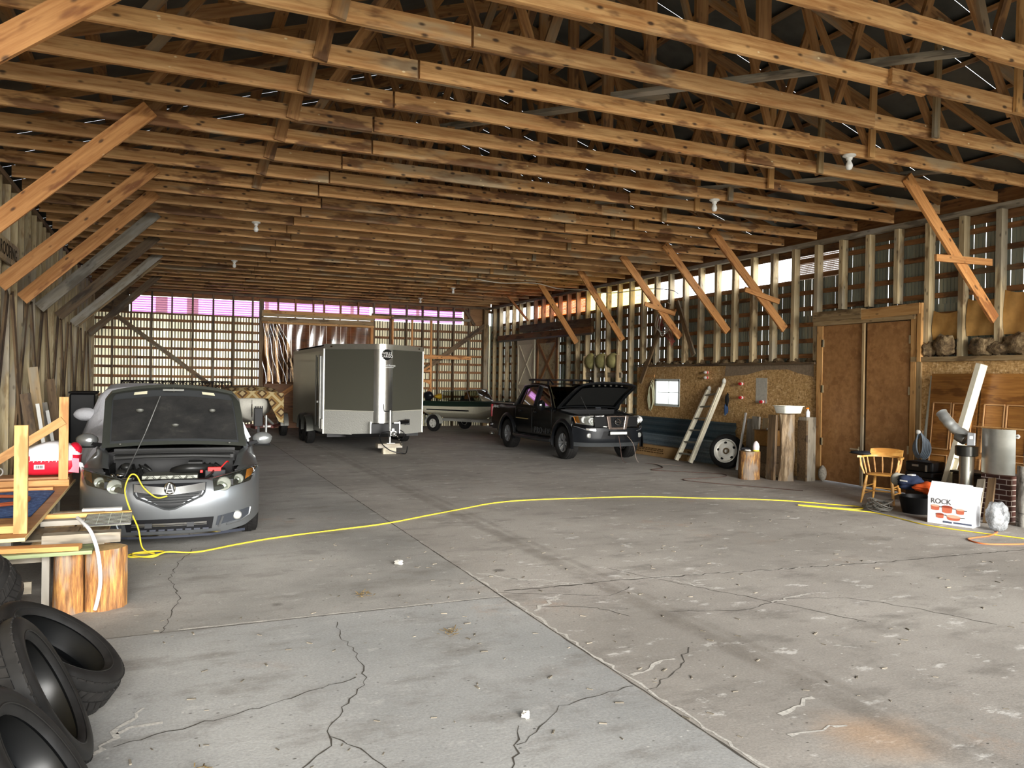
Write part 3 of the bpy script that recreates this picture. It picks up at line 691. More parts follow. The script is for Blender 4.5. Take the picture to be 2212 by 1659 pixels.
# cabin
g = G(); gs = [(1.36,.97,.80,.97),(2.12,1.39,.62,.98),(2.45,1.435,.60,.98),(3.0,1.435,.59,.98),(3.35,1.40,.60,.98),(4.02,1.03,.74,1.0)]
tops = [[(w_*u, y, z+.03*(1-u*u)) for u in (-1,-.5,0,.5,1)] for y,z,w_,b in gs]
g.add([p for r_ in tops[1:5] for p in r_], [(i*5+j,i*5+j+1,(i+1)*5+j+1,(i+1)*5+j) for i in range(3) for j in range(4)])
for s in (-1,1):
    g.tube([(s*.79,1.38,.97),(s*.70,1.75,1.2),(s*.62,2.12,1.395),(s*.6,3.0,1.44),(s*.61,3.35,1.405),(s*.74,4.02,1.03)], [.035,.03,.035,.03,.035,.05], 6)
    g.bar((s*.86,2.75,.95),(s*.62,2.75,1.43),.1,.03,(0,1,0))
ob('roof', g, silver, car, 60)
g = G(); g.sheet(lambda u,v: ((u-.5)*2*(.78-.17*v), 1.37+.74*v-.05*(1-(2*u-1)**2), .97+.42*v+.03*(1-(2*u-1)**2)*v), 8, 4); ob('windscreen', g, W['darkglass'], car, 60)
g = G()
for s in (-1,1):
    g.add([(s*.84,1.5,.97),(s*.84,3.9,.99),(s*.62,3.35,1.39),(s*.61,3.0,1.42),(s*.62,2.15,1.38)], [(0,1,2,3,4)])
g.add([(-.74,4.0,1.03),(.74,4.0,1.03),(.6,3.36,1.4),(-.6,3.36,1.4)], [(0,1,2,3)]); ob('side_glass', g, W['darkglass'], car)
g = G(); g.bx(-.8,.8,.7,4.4,.2,.42); g.bx(-.75,.75,1.5,3.9,.42,.9); ob('underbody', g, blk, car)
# engine bay
bay = pm('#141414', .5); g = G(); g.bx(-.66,.66,1.28,1.42,.42,.96); g.bx(-.64,.64,.16,1.3,.40,.44)
for s in (-1,1): g.bx(min(s*.64,s*.67),max(s*.64,s*.67),.34,1.3,.42,.80)
g.bx(-.62,.62,.10,.24,.66,.725); ob('engine_bay', g, bay, car)
g = G(); g.bx(-.64,.64,1.05,1.34,.86,.90); g.tube([(-.62,1.0,.88),(-.3,.95,.9),(.2,.95,.9),(.6,1.0,.88)], .022, 8); g.tube([(-.66,1.12,.93),(0,1.06,.95),(.66,1.12,.93)], .012, 6); ob('cowl_tray', g, pm('#2a2a29', .5), car, 50)
g = G(); g.bx(-.3,.26,.42,.78,.66,.74)
for k in range(4): g.tube([(-.27+.13*k,.41,.69),(-.235+.13*k,.405,.735),(-.19+.13*k,.405,.735),(-.155+.13*k,.41,.69)], .011, 6)
ob('engine_cover', g, pm('#77786f', .4, .6), car, bev=.012)
g = G()
for s,x0 in ((1,.3),(1,-.45)):
    for k in range(5): g.tube(smoothpts([(x0+.05*k,.35+.06*k,.68),(x0+.12,.5+.07*k,.77+.01*k),(x0-.1+.08*k,.75,.76),(x0+.06*k-.1,1.0,.8)],4), .011+.003*(k%3), 6)
g.tube(smoothpts([(.0,.75,.74),(.12,.6,.79),(.3,.62,.79),(.4,.72,.78)],5), .05, 10); g.ball((-.5,.5,.76),(.07,.06,.05)); g.ball((-.48,.78,.8),(.06,.06,.05)); g.bx(.15,.3,.8,1.0,.74,.84); g.bx(-.48,-.36,.3,.42,.62,.74)
ob('engine_hoses', g, pm('#1d1d1c', .35), car, 60)
g = G(); g.bx(.33,.55,.5,.72,.62,.78); ob('battery', g, pm('#1b1b1d', .5), car, bev=.01)
g = G(); g.bx(.36,.5,.5,.56,.76,.81); g.tube(smoothpts([(.5,.55,.8),(.56,.6,.86),(.58,.7,.84)],5), .008, 6); g.bx(.28,.31,.5,.53,.75,.78); ob('battery_terminal_cover', g, redp, car, bev=.006)
g = G(); g.ball((-.55,.3,.74),(.03,.03,.03)); g.ball((-.5,.36,.76),(.04,.03,.02)); g.ball((-.42,.3,.73),(.05,.02,.015)); g.ball((-.58,.42,.75),(.03,.03,.025)); ob('reservoir_cap', g, chrome, car, 60)
# bonnet panel, hinged at the cowl
HA = math.radians(40); hy, hz = 1.30, .985
def hood(u, v, o=0.0):
    xh = (2*u-1)*(.79*(1-v)+.665*v - .06*max(0,v-.85)/.15*abs(2*u-1)); d = 1.08*v*(1-.06*(2*u-1)**2*v); crown = .05*(1-(2*u-1)**2)+.03*math.sin(PI*v)
    n = o+crown
    return (xh, hy-d*math.cos(HA)+n*math.sin(HA), hz+d*math.sin(HA)+n*math.cos(HA)*.8)
bon = ob('bonnet', G().sheet(lambda u,v: hood(u,v,.03),16,12).sheet(lambda u,v: hood(1-u,v,0),16,12), silver, car, 60)
g = G()
ed = [(i/16,0) for i in range(17)]+[(1,i/12) for i in range(1,13)]+[(1-i/16,1) for i in range(1,17)]+[(0,1-i/12) for i in range(1,12)]
g.rings([[hood(u,v,.03) for u,v in ed],[hood(u,v,-.022) for u,v in ed],[hood(.5+(u-.5)*.9,.5+(v-.5)*.9,-.012) for u,v in ed]], True, False); ob('bonnet_rim', g, pm('#454741', .35, .3), bon, 40)
def padmat():
    a = N('bonnet_liner'); n = a.noise(a.vec(rnd=False), 4, 5, .7); c = a.ramp(n, (.35,lin('#0d0d0c')), (.6,lin('#232220')), (.8,lin('#403f38'))); return a.done(a.bsdf(c,.9,0,n,.4,.02))
g = G(); g.sheet(lambda u,v: hood(1-(.06+.88*u),.1+.74*v,-.018-.02*math.sin(PI*min(1,max(0,u)))*math.sin(PI*v)-.008*math.sin(9*u)*math.sin(7*v)), 20, 14); ob('bonnet_liner', g, padmat(), bon, 60)
g = G(); 
for x0 in (.2,.72): 
    ps = [hood(x0,.9,-.026),hood(x0+.1,.9,-.026),hood(x0+.1,.95,-.026),hood(x0,.95,-.026)]; g.add(ps,[(0,1,2,3)])
ob('warning_sticker', g, pm('#e5dfc0',.6), bon)
g = G()
for u_,v_,r_ in ((.25,.62,.04),(.78,.62,.035),(.5,.35,.04),(.12,.05,.018),(.88,.05,.018)): g.ball(hood(u_,v_,-.03),(r_,.012,r_*.7))
g.tube([hood(.5,.985,-.01),hood(.5,.93,-.03)], .012, 6); g.bar(hood(.42,.96,-.03),hood(.58,.96,-.03),.04,.02); ob('bonnet_latch', g, pm('#4a4a44',.5,.3), bon, 60)
g = G(); g.tube([(-.46,.36,.74),(-.29,.66,1.18),hood(.4,.86,-.03)], .007, 6); g.ball((-.29,.66,1.18),.013,8,6); ob('prop_rod', g, pm('#3f3f3d',.4,.6), car, 60)
# face of the car
for s in (-1,1):
    P_ = lambda q: [(s*x,z) for x,z in q] if s > 0 else [(s*x,z) for x,z in (q[1],q[0],q[3],q[2])]
    lens = patch(P_([(.43,.605),(.80,.68),(.892,.84),(.41,.735)]), nose, .012, 10, .05); hb = ob('headlight', lens, pm('#3b3c38',.25,.2), car, 50)
    g = G()
    for x,z,r_ in ((.525,.675,.068),(.675,.715,.048)): g.lathe([(0,.0),(r_*.55,.004),(r_,.02),(r_*1.12,.0)], 20, T(s*x,nose(x,z)-.02,z) @ RX(90), False)
    ob('reflector', g, pm('#b4b8ac',.2,.6), hb, 50)
    ob('turn_signal', patch(P_([(.745,.705),(.81,.735),(.86,.815),(.765,.80)]), nose, .02, 4, .02), amber, hb, 50)
    ob('headlight_lens', patch(P_([(.435,.61),(.80,.685),(.885,.836),(.415,.732)]), nose, .034, 10, .02), lamp, hb, 50)
    ob('fog_recess', patch(P_([(.45,.235),(.80,.30),(.79,.39),(.47,.335)]), nose, .006, 8, .02), pm('#3a3d42',.4,.2), car, 50)
    g = G(); x,z = .665,.325; g.lathe([(0,0),(.035,.006),(.045,.0),(.05,-.02)], 20, T(s*x,nose(x,z)-.022,z) @ RX(90), False); ob('fog_light', g, lampbk, car, 50)
    g = G(); g.tube([(s*x,nose(x,z)-.02,z) for x,z in ((.48,.22),(.50,.27),(.52,.335))], .012, 6); g.tube([(s*x,nose(x,z)-.014,z) for x,z in ((.56,.235),(.7,.26),(.79,.31),(.805,.39))], .01, 6); ob('fog_trim', g, silver, car, 50)
    g = G(); g.add([(s*x,nose(x,z)-.016,z) for x,z in ((.27,.725),(.33,.72),(.385,.60),(.30,.53),(.27,.57),(.335,.62))], [(0,1,2,3,4,5) if s > 0 else (5,4,3,2,1,0)])
    m_ = G(); 
ob('grille_opening', patch([(-.30,.565),(.30,.565),(.335,.70),(-.335,.70)], nose, .005, 10, .01), pm('#17181a',.4), car, 50)
ob('grille_opening', patch([(-.05,.452),(.05,.452),(.312,.605),(-.312,.605)], nose, .008, 12, .01), pm('#121314',.5), car, 50)
def bandpoly(g, pts, w, off):
    L=[(x,nose(x,z+w/2)-off,z+w/2) for x,z in pts]; Q=[(x,nose(x,z-w/2)-off,z-w/2) for x,z in pts]; B=[(x,nose(x,z-w/2)+.02,z-w/2) for x,z in pts]; n=len(pts)
    g.add(L+Q+B, [(i,n+i,n+i+1,i+1) for i in range(n-1)]+[(n+i,2*n+i,2*n+i+1,n+i+1) for i in range(n-1)])
g = G(); bandpoly(g, [(-.34,.665),(-.2,.645),(-.06,.63),(.06,.63),(.2,.645),(.34,.665)], .075, .035); ob('grille_bar', g, pm('#b9bbba',.22,.9), car, 40)
g = G()
for s in (-1,1): g.tube([(s*x,nose(x,z)-.012,z) for x,z in ((.345,.70),(.335,.60),(.31,.565),(.05,.445),(0,.44))], .012, 6)
for k in range(4): g.tube([(x,nose(x,z)-.014,z) for x,z in ((-.26+.025*k,.59-.025*k),(0,.588-.027*k),(.28-.025*k,.59-.025*k))], .006, 5)
ob('grille_surround', g, pm('#3c3e3f',.4,.4), car, 50)
# round emblem: an open caliper-like A in a ring
ey = nose(0,.655)-.045; g = G(); g.lathe([(.052,-.008),(.062,0),(.052,.008),(.044,0)], 28, T(0,ey,.655) @ RX(90) @ S(.9,1.1,1), False, True)
for s in (-1,1): g.bar((s*.012,ey-.006,.70),(s*.034,ey-.006,.612),.012,.012,(0,1,0))
g.bar((-.022,ey-.006,.645),(.022,ey-.006,.645),.01,.01,(0,1,0)); ob('emblem', g, chrome, car, 40)
g = G(); g.lathe([(0,0),(.05,.0)], 28, T(0,ey+.004,.655) @ RX(90) @ S(.9,1.1,1), False); ob('emblem_back', g, blk, car)
ob('lower_intake', patch([(-.41,.205),(.41,.205),(.43,.335),(-.43,.335)], nose, .006, 12, .02), pm('#121214',.5), car, 50)
g = G(); bandpoly(g, [(-.36,.285),(0,.285),(.36,.285)], .018, .03); bandpoly(g, [(-.36,.265),(0,.265),(.36,.265)], .008, .03); bandpoly(g, [(-.5,.165),(-.25,.165),(0,.165),(.25,.165),(.5,.168)], .018, .035)
ob('intake_bar', g, chrome, car, 40); g = G()
for x in (-.2,.2): g.bx(x-.035,x+.035,nose(x,.28)-.045,nose(x,.28),.25,.3)
ob('intake_clip', g, pm('#2a2b2d',.5), car)
g = G()
for k in range(9): g.bx(-.36+.085*k,-.3+.085*k,nose(0,.22)-.03,nose(0,.22)+.03,.212,.23)
bandpoly(g, [(-.75,.15),(-.4,.145),(0,.143),(.4,.145),(.75,.15)], .03, .02); ob('lower_grille_teeth', g, pm('#2c2f38',.5), car)
for s in (-1,1):
    m_ = ob('side_mirror', lump((s*1.0,1.72,1.03),(.125,.07,.085), 5, 14, 10, .06, 2), pm('#9a9c9b',.25,.7), car, 70); g = G(); g.bar((s*.82,1.66,.97),(s*.95,1.7,1.0),.06,.04); ob('mirror_stalk', g, blk, m_); g = G(); g.bx(s*1.0-.1,s*1.0+.1,1.66,1.78,.945,.965); ob('mirror_base', g, blk, m_, bev=.01)
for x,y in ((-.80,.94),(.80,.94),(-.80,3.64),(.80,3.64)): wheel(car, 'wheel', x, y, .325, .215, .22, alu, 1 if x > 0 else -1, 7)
# ------------------------------------------------------------------ black crew-cab pickup, bonnet up, seen from its front corner
trk = thing('pickup_truck', 'black crew-cab pickup truck with its bonnet raised', 'truck', T(9.35,16.12,0))
AX = (0,3.2); RT = .385
def tnose(x, z):
    ax = abs(x); return -.90 + .04*ax + .42*(ax/.93)**4.5 + interp([(.4,.05),(.5,.0),(.75,.0),(.85,.03),(1.08,.09)], z)
g = G(); st = []
ys = [-.48,-.44,-.36,-.28,-.2,-.1,0,.1,.2,.28,.36,.44,.48,.6,1.0,1.6,2.2,2.66,2.72,2.76,2.84,2.92,3.0,3.1,3.2,3.3,3.4,3.48,3.56,3.64,3.68,3.9,4.2,4.34]
for y in ys:
    x = interp([(-.5,.90),(-.3,.925),(.4,.925),(.6,.91),(2.6,.91),(2.75,.925),(3.7,.925),(4.34,.91)], y); z0 = arch(y, AX, .47, .385, .46)
    zt = interp([(-.5,1.03),(.2,1.09),(.55,1.13),(.9,1.16),(2.7,1.18),(2.74,1.17),(4.34,1.17)], y); r_ = []
    for k in range(7):
        t = k/6; z = z0+(zt-z0)*t; r_.append((x-.03*max(0,(.62-z)/.2)-.04*max(0,(z-.95)/.2)**2, y, z))
    cx = interp([(-.5,.70),(.5,.74),(.75,.84),(2.7,.84),(2.74,.80),(4.34,.80)], y); r_ += [(cx+.05,y,zt+.012),(cx,y,zt+.01),(cx-.01,y,zt-.1)]
    st.append(r_)
strip(g, st)
PLt = [0,.2,.4,.6,.74,.84,.9,.93]
strip(g, [[(x, tnose(x,.55+.53*k/8) if x < .93 else -.46, .55+(interp([(0,1.02),(.6,1.02),(.93,1.0)],x)-.55)*k/8) for k in range(9)] for x in PLt])
for s in (-1,1):   # front wing tops, joining the lamps to the side skin
    g.add([(s*.62,-.72,1.03),(s*.9,-.45,1.0),(s*.9,-.45,1.04),(s*.70,-.45,1.05)], [(0,1,2,3)])
g.bx(-.9,.9,4.33,4.36,.5,1.17); ob('body', g, trkblk, trk, 45)
# cab
g = G()
A0,A1,R0,R1,B1,B0 = (.55,1.14),(1.18,1.66),(1.3,1.70),(2.35,1.72),(2.52,1.66),(2.72,1.17)
def hw(z): return .86-.20*(z-1.14)/.58
g.sheet(lambda u,v: ((2*u-1)*hw(1.7), 1.2+1.3*v, 1.69+.05*(1-(2*u-1)**2)+.02*math.sin(PI*v)), 10, 8)
for s in (-1,1):
    q = lambda y,z: (s*hw(z), y, z)
    g.tube([q(*A0),q(.85,1.41),q(*A1),q(1.6,1.705),q(2.1,1.71),q(*B1),q(*B0)], [.05,.04,.045,.045,.045,.05,.07], 8)
    g.bar(q(1.62,1.15),q(1.66,1.70),.11,.04,(0,1,0)); g.bar(q(.72,1.14),q(2.72,1.17),.08,.06)
    g.add([q(2.45,1.17),q(2.72,1.17),q(2.5,1.68),q(2.36,1.69)], [(0,1,2,3) if s > 0 else (3,2,1,0)])
ob('cab', g, trkblk, trk, 60)
g = G()
for s in (-1,1):
    q = lambda y,z: (s*(hw(z)-.012), y, z)
    g.add([q(.72,1.16),q(1.6,1.17),q(1.62,1.68),q(1.2,1.66)], [(0,1,2,3)]); g.add([q(1.7,1.17),q(2.5,1.18),q(2.38,1.68),q(1.7,1.69)], [(0,1,2,3)])
g.add([(-.7,2.7,1.2),(.7,2.7,1.2),(.64,2.52,1.66),(-.64,2.52,1.66)], [(0,1,2,3)]); ob('side_glass', g, W['darkglass'], trk)
g = G(); g.sheet(lambda u,v: ((2*u-1)*(.8-.14*v), .56+.62*v-.05*(1-(2*u-1)**2), 1.14+.53*v), 8, 4); ob('windscreen', g, W['darkglass'], trk, 60)
g = G(); g.bx(-.8,.8,.6,2.7,.5,1.1); g.bx(-.75,.75,-.5,4.3,.4,.55); ob('interior', g, blk, trk)
g = G()
for x in (-.4,.4): g.bx(x-.22,x+.22,1.5,1.65,1.0,1.42); g.bx(x-.12,x+.12,1.5,1.6,1.42,1.58)
ob('seat_back', g, pm('#1c1c1c',.8), trk, bev=.03)
g = G()
for s in (-1,1):
    for y0,y1 in ((.78,1.58),(1.72,2.42)): g.tube([(s*(hw(1.17)+.01),y0,1.165),(s*(hw(1.17)+.01),y1,1.175)], .01, 5)
    g.tube([(s*(hw(1.62)+.02),.82,1.38),(s*(hw(1.69)+.02),1.2,1.675),(s*(hw(1.69)+.02),2.35,1.695),(s*(hw(1.6)+.02),2.5,1.6)], .018, 6)
ob('window_visor', g, gloss, trk, 60)
# side details, both flanks
for s in (-1,1):
    g = G(); 
    for y in (1.52,2.42):
        g.ball((s*.93,y,1.03),(.015,.035,.035),10,6); g.tube([(s*.92,y+.02,1.03),(s*.955,y-.05,1.03),(s*.92,y-.12,1.03)], .012, 6)
    ob('door_handle', g, pm('#2a2b2d',.12,.6), trk, 60)
    g = G()
    for y in (.58,1.68,2.68): g.bx(min(s*.911,s*.918),max(s*.911,s*.918),y-.004,y+.004,.5,1.13)
    ob('door_gap', g, blk, trk)
    g = G()
    for ya in AX:
        rs = []
        for k in range(15):
            a = PI*(-.06+1.12*k/14); c,d = math.cos(a),math.sin(a)
            rs.append([(s*.90,ya+.47*c,.385+.47*d),(s*.965,ya+.475*c,.385+.475*d),(s*.965,ya+.53*c,.385+.53*d),(s*.92,ya+.57*c,.385+.57*d)])
        g.rings(rs, False, False)
        ob('fender_flare', g, pm('#111214',.35), trk, 50); g = G()
    g = G(); g.tube([(s*.95,.52,.40),(s*.98,.7,.39),(s*.98,2.5,.39),(s*.95,2.66,.41)], .05, 10); 
    for y in (.8,1.6,2.4): g.bar((s*.6,y,.42),(s*.96,y,.4),.05,.04)
    ob('side_step', g, pm('#232426',.35,.3), trk, 60)
    g = G(); g.bx(min(s*.925,s*.933),max(s*.925,s*.933),1.9,2.62,.83,.85); ob('side_moulding', g, pm('#b9a66d',.3,.5), trk)
    g = G(); g.bx(min(s*.80,s*.93),max(s*.80,s*.93),2.78,4.32,1.17,1.195); ob('bed_rail_cap', g, pm('#9fa1a2',.2,.8), trk, bev=.008)
    g = G(); g.bx(min(s*.88,s*.93),max(s*.88,s*.93),4.30,4.37,.78,1.13); ob('tail_light', g, pm('#9c1720',.15), trk, bev=.01)
    mm = ob('side_mirror', lump((s*1.05,.86,1.22),(.11,.06,.13),6,14,10,.06,2), gloss, trk, 70); g = G(); g.bar((s*.84,.84,1.18),(s*1.0,.86,1.2),.05,.04); ob('mirror_stalk', g, blk, mm)
    g = G(); g.bx(min(s*.78,s*.93),max(s*.78,s*.93),.47,.5,.24,.5); g.bx(min(s*.78,s*.93),max(s*.78,s*.93),3.66,3.69,.2,.5); ob('mud_flap', g, rub, trk)
g = G(); g.bx(-.78,.78,2.8,4.3,1.13,1.185); ob('bed_cover', g, pm('#26272a',.6), trk, bev=.01)
g = G(); g.tube([(-.93,4.45,.55),(.93,4.45,.55)], .07, 8); g.ball((-.86,4.42,.30),(.07,.07,.05)); ob('rear_bumper', g, chrome, trk, 60)
# lettering low on the door and small badge on the bed
def text(name, body, size, M, mat, parent, ext=.003, wide=1.0):
    c = bpy.data.curves.new(name, 'FONT'); c.body = body; c.size = size; c.extrude = ext; c.align_x = 'CENTER'; c.align_y = 'CENTER'; c.space_character = wide; c.materials.append(mat)
    o = bpy.data.objects.new(name, c); COL.objects.link(o); bpy.context.view_layer.update()
    me = bpy.data.meshes.new_from_object(o.evaluated_get(bpy.context.evaluated_depsgraph_get())); bpy.data.objects.remove(o); bpy.data.curves.remove(c)
    if not me.materials: me.materials.append(mat)
    return put(bpy.data.objects.new(name, me), parent, M)
LFT = Matrix(((0,0,-1,0),(-1,0,0,0),(0,1,0,0),(0,0,0,1)))   # reads from the left flank
text('door_lettering', 'PRO-4X', .21, T(-.913,1.1,.585) @ LFT, pm('#3c3d3e',.35), trk, .004, 1.25); text('bed_badge', 'PRO-4X', .1, T(-.93,3.98,1.08) @ LFT, pm('#b9b9b6',.4), trk)
# roof rack
g = G()
for s in (-1,1):
    g.tube([(s*.60,1.15,1.74),(s*.60,1.3,1.83),(s*.60,2.35,1.84),(s*.60,2.5,1.83)], .028, 8)
    for y in (1.4,2.3): g.bar((s*.6,y,1.70),(s*.6,y,1.83),.05,.04,(0,1,0))
for y in (1.45,1.85,2.25): g.tube([(-.6,y,1.84),(.6,y,1.84)], .02, 8)
ob('roof_rack', g, pm('#1a1b1d',.3,.4), trk, 60)
# front: grille with three openings, lamps, bumper, light bar
g = G(); g.bx(-.56,.56,-.89,-.80,.80,1.03); ob('grille_back', g, blk, trk)
for s in (-1,1):
    P_ = lambda q: [(s*x,z) for x,z in q] if s > 0 else [(s*x,z) for x,z in (q[1],q[0],q[3],q[2])]
    ob('grille_insert', patch(P_([(.25,.80),(.46,.82),(.50,1.02),(.28,1.03)]), tnose, .008, 6, .01), blk, trk, 50)
ob('grille_insert', patch([(-.2,.78),(.2,.78),(.24,1.03),(-.24,1.03)], tnose, .006, 6, .01), blk, trk, 50)
cop = pm('#b7a59a',.22,.9); g = G()
for s in (-1,1): g.prism([(s*.20,1.045),(s*.29,1.045),(s*.23,.74),(s*.15,.74)] if s < 0 else [(.15,.74),(.23,.74),(.29,1.045),(.20,1.045)], -.955, -.89, Matrix(((1,0,0,0),(0,0,1,0),(0,1,0,0),(0,0,0,1))))
g.bx(-.2,.2,-.95,-.89,.74,.79); g.bx(-.27,.27,-.95,-.89,1.02,1.05); ob('grille_frame', g, cop, trk, bev=.01)
g = G()
for s in (-1,1):
    for a,b in (((.29,1.04),(.5,1.03)),((.5,1.03),(.46,.82)),((.46,.82),(.25,.80))): g.bar((s*a[0],tnose(a[0],a[1])-.02,a[1]),(s*b[0],tnose(b[0],b[1])-.02,b[1]),.025,.02,(0,1,0))
ob('grille_side_frame', g, chrome, trk, 40)
g = G()
for k in range(9):
    g.tube([(-.24+.06*k,-.905,.80),(-.2+.05*k,-.905,1.02)], .008, 5); g.tube([(-.24,-.905,.8+.026*k),(.24,-.905,.8+.026*k)], .006, 5)
for s in (-1,1):
    for k in range(6): g.tube([(s*.29,-.87,.84+.032*k),(s*.46,-.86,.84+.032*k)], .005, 5); g.tube([(s*(.29+.034*k),-.87,.83),(s*(.29+.034*k),-.87,1.02)], .005, 5)
ob('grille_mesh', g, pm('#2b2c2e',.3,.5), trk, 60)
g = G(); g.lathe([(.062,-.008),(.075,0),(.062,.008),(.05,0)], 28, T(0,-.95,.91) @ RX(90), False, True); g.bx(-.09,.09,-.965,-.95,.895,.925); ob('emblem', g, chrome, trk, 40)
for s in (-1,1):
    P_ = lambda q: [(s*x,z) for x,z in q] if s > 0 else [(s*x,z) for x,z in (q[1],q[0],q[3],q[2])]
    hl = ob('headlight', patch(P_([(.50,.82),(.86,.86),(.885,1.03),(.53,1.04)]), tnose, .012, 10, .05), lampbk, trk, 50)
    g = G()
    for x,z,r_ in ((.60,.93,.07),(.73,.95,.075)): g.lathe([(0,.0),(r_*.6,.008),(r_,.025),(r_*1.1,.0)], 20, T(s*x,tnose(x,z)-.02,z) @ RX(90), False)
    ob('reflector', g, pm('#f0f1ee',.15,.4), hl, 50); ob('turn_signal', patch(P_([(.80,.88),(.865,.875),(.885,1.02),(.82,1.03)]), tnose, .02, 4, .02), amber, hl, 50)
    ob('headlight_lens', patch(P_([(.505,.825),(.857,.865),(.88,1.025),(.535,1.035)]), tnose, .04, 10, .02), lamp, hl, 50)
    ob('painted_bumper_reflection', patch(P_([(.52,.70),(.72,.72),(.72,.77),(.53,.765)]), tnose, .035, 4, .02), pm('#d5d6d4',.15,.8), trk, 50) if s < 0 else None  # pale patch paints a reflection onto one side of the black bumper
    g = G(); g.lathe([(0,0),(.045,.006),(.055,0),(.06,-.03)], 20, T(s*.66,tnose(.66,.6)-.04,.60) @ RX(90), False); ob('fog_light', g, lampbk, trk, 50)
    g = G(); g.tube([(s*x,tnose(x,z)-.03,z) for x,z in ((.56,.70),(.72,.73),(.84,.78),(.90,.80))], .008, 6); ob('bumper_crease', g, pm('#8b8d8f',.2,.6), trk, 50)
g = G(); strip(g, [[(x, tnose(x,.44+.33*k/6)-.03 if x < .93 else -.5, .44+.33*k/6) for k in range(7)] for x in PLt]); ob('front_bumper', g, pm('#15171a',.42), trk, 50)
g = G(); strip(g, [[(x, tnose(x,.34)+.02+.04*k, .44-.1*k) for k in range(2)] for x in PLt[:-1]]); ob('bumper_apron', g, pm('#3a3c3d',.5), trk, 50)
ob('bumper_intake', patch([(-.40,.53),(.40,.53),(.34,.70),(-.34,.70)], tnose, .034, 6, .02), blk, trk, 50)
g = G(); g.bx(-.22,.22,-1.0,-.95,.63,.69); ob('light_bar', g, pm('#dedfd8',.25), trk, bev=.008)
g = G(); g.bx(-.24,.24,-.99,-.94,.615,.63)
for x in (-.2,.2): g.bx(x-.02,x+.02,-.98,-.92,.6,.71)
ob('light_bar_bracket', g, blk, trk)
# engine bay and raised bonnet
g = G(); g.bx(-.7,.7,-.78,.5,.6,.66); g.bx(-.74,.74,.42,.56,.6,1.14)
for s in (-1,1): g.bx(min(s*.68,s*.72),max(s*.68,s*.72),-.7,.5,.6,1.03)
ob('engine_bay', g, bay, trk)
g = G(); g.bx(-.25,.25,-.35,.2,.85,.98); g.bx(-.6,-.38,-.4,-.1,.85,1.02); g.bx(.36,.6,-.4,-.1,.82,1.0); g.bx(-.6,.6,-.8,-.7,.98,1.03)
for k in range(6): g.tube(smoothpts([(-.6+.2*k,-.6,.95),(-.5+.2*k,-.3,1.03),(-.62+.22*k,.1,1.02),(-.5+.2*k,.38,1.0)],4), .014+.006*(k%3), 6)
ob('engine', g, pm('#3a3a39',.4,.3), trk, 50)
g = G(); g.bx(-.42,-.36,-.45,-.4,.99,1.03); g.bx(.1,.3,-.3,-.2,.985,1.0); g.bx(-.2,.0,-.1,.1,.985,1.0); ob('engine_fitting', g, pm('#a89a8a',.35,.6), trk)
HB = math.radians(29)
def thood(u, v, o=0.0):
    xh = (2*u-1)*(.83*(1-v)+.76*v-.05*max(0,v-.85)/.15*abs(2*u-1)); d = 1.22*v*(1-.05*(2*u-1)**2*v); n = o+.05*(1-(2*u-1)**4)+.03*math.sin(PI*v)
    return (xh, .45-d*math.cos(HB)+n*math.sin(HB), 1.16+d*math.sin(HB)+n*math.cos(HB)*.9)
tb = ob('bonnet', G().sheet(lambda u,v: thood(u,v,.03),16,12).sheet(lambda u,v: thood(1-u,v,0),16,12), trkblk, trk, 60)
g = G(); g.rings([[thood(u,v,.03) for u,v in ed],[thood(u,v,-.015) for u,v in ed],[thood(.5+(u-.5)*.9,.5+(v-.5)*.9,-.01) for u,v in ed]], True, False); ob('bonnet_rim', g, pm('#1b1c1d',.3), tb, 40)
g = G(); g.sheet(lambda u,v: thood(1-(.1+.8*u),.1+.72*v,-.02-.015*math.sin(PI*u)*math.sin(PI*v)), 12, 10); ob('bonnet_liner', g, pm('#161614',.9,var=.2), tb, 60)
g = G()
for k in range(6): g.ball(thood(.25+.1*k,.9,-.02),(.03,.02,.012))
ob('bonnet_latch', g, pm('#6e6a5e',.5,.4), tb, 60); g = G(); g.tube([(-.55,-.68,1.0),thood(.22,.45,-.02)], .007, 6); ob('prop_rod', g, steel, trk)
g = G(); g.bx(-.72,.72,.4,.62,1.1,1.135); g.tube([(-.6,.5,1.15),(-.2,.47,1.16),(.0,.5,1.15)], .008, 5); g.tube([(0,.5,1.15),(.4,.47,1.16),(.6,.5,1.15)], .008, 5); ob('wiper_cowl', g, pm('#1a1a1b',.5), trk)
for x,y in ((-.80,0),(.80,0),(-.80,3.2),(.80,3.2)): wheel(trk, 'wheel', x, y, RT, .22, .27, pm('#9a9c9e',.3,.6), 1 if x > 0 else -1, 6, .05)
# ------------------------------------------------------------------ enclosed cargo trailer
trl = thing('cargo_trailer', 'charcoal enclosed cargo trailer with a silver nose and diamond-plate skirt', 'trailer', T(4.94,20.0,0))
def dplate():
    a = N('diamond_plate'); v = a.vec(rnd=False, scale=(1,1,1)); w = a.n('ShaderNodeTexVoronoi', Vector=a.vec(scale=(24,24,24),rnd=False), Scale=1.0).outputs['Distance']
    return a.done(a.bsdf(lin('#b5b4ac'), .4, .45, a.step(w,.1,.5), .6, .006))
W['dplate'] = dplate()
side = [(-1.30,0),(-.24,-.90)]; capc = [(-.24,-.90),(-.15,-.965),(-.05,-.995),(.05,-.995),(.15,-.965),(.24,-.90)]
def wallplate(g, pts, z0, z1, th=.02):
    n = len(pts); a = [(x,y,z) for z in (z0,z1) for x,y in pts]; b = [(x*.985,y+th,z) for z in (z0,z1) for x,y in pts]
    g.add(a, [(i,i+1,n+i+1,n+i) for i in range(n-1)]); g.add(b, [(i+1,i,n+i,n+i+1) for i in range(n-1)])
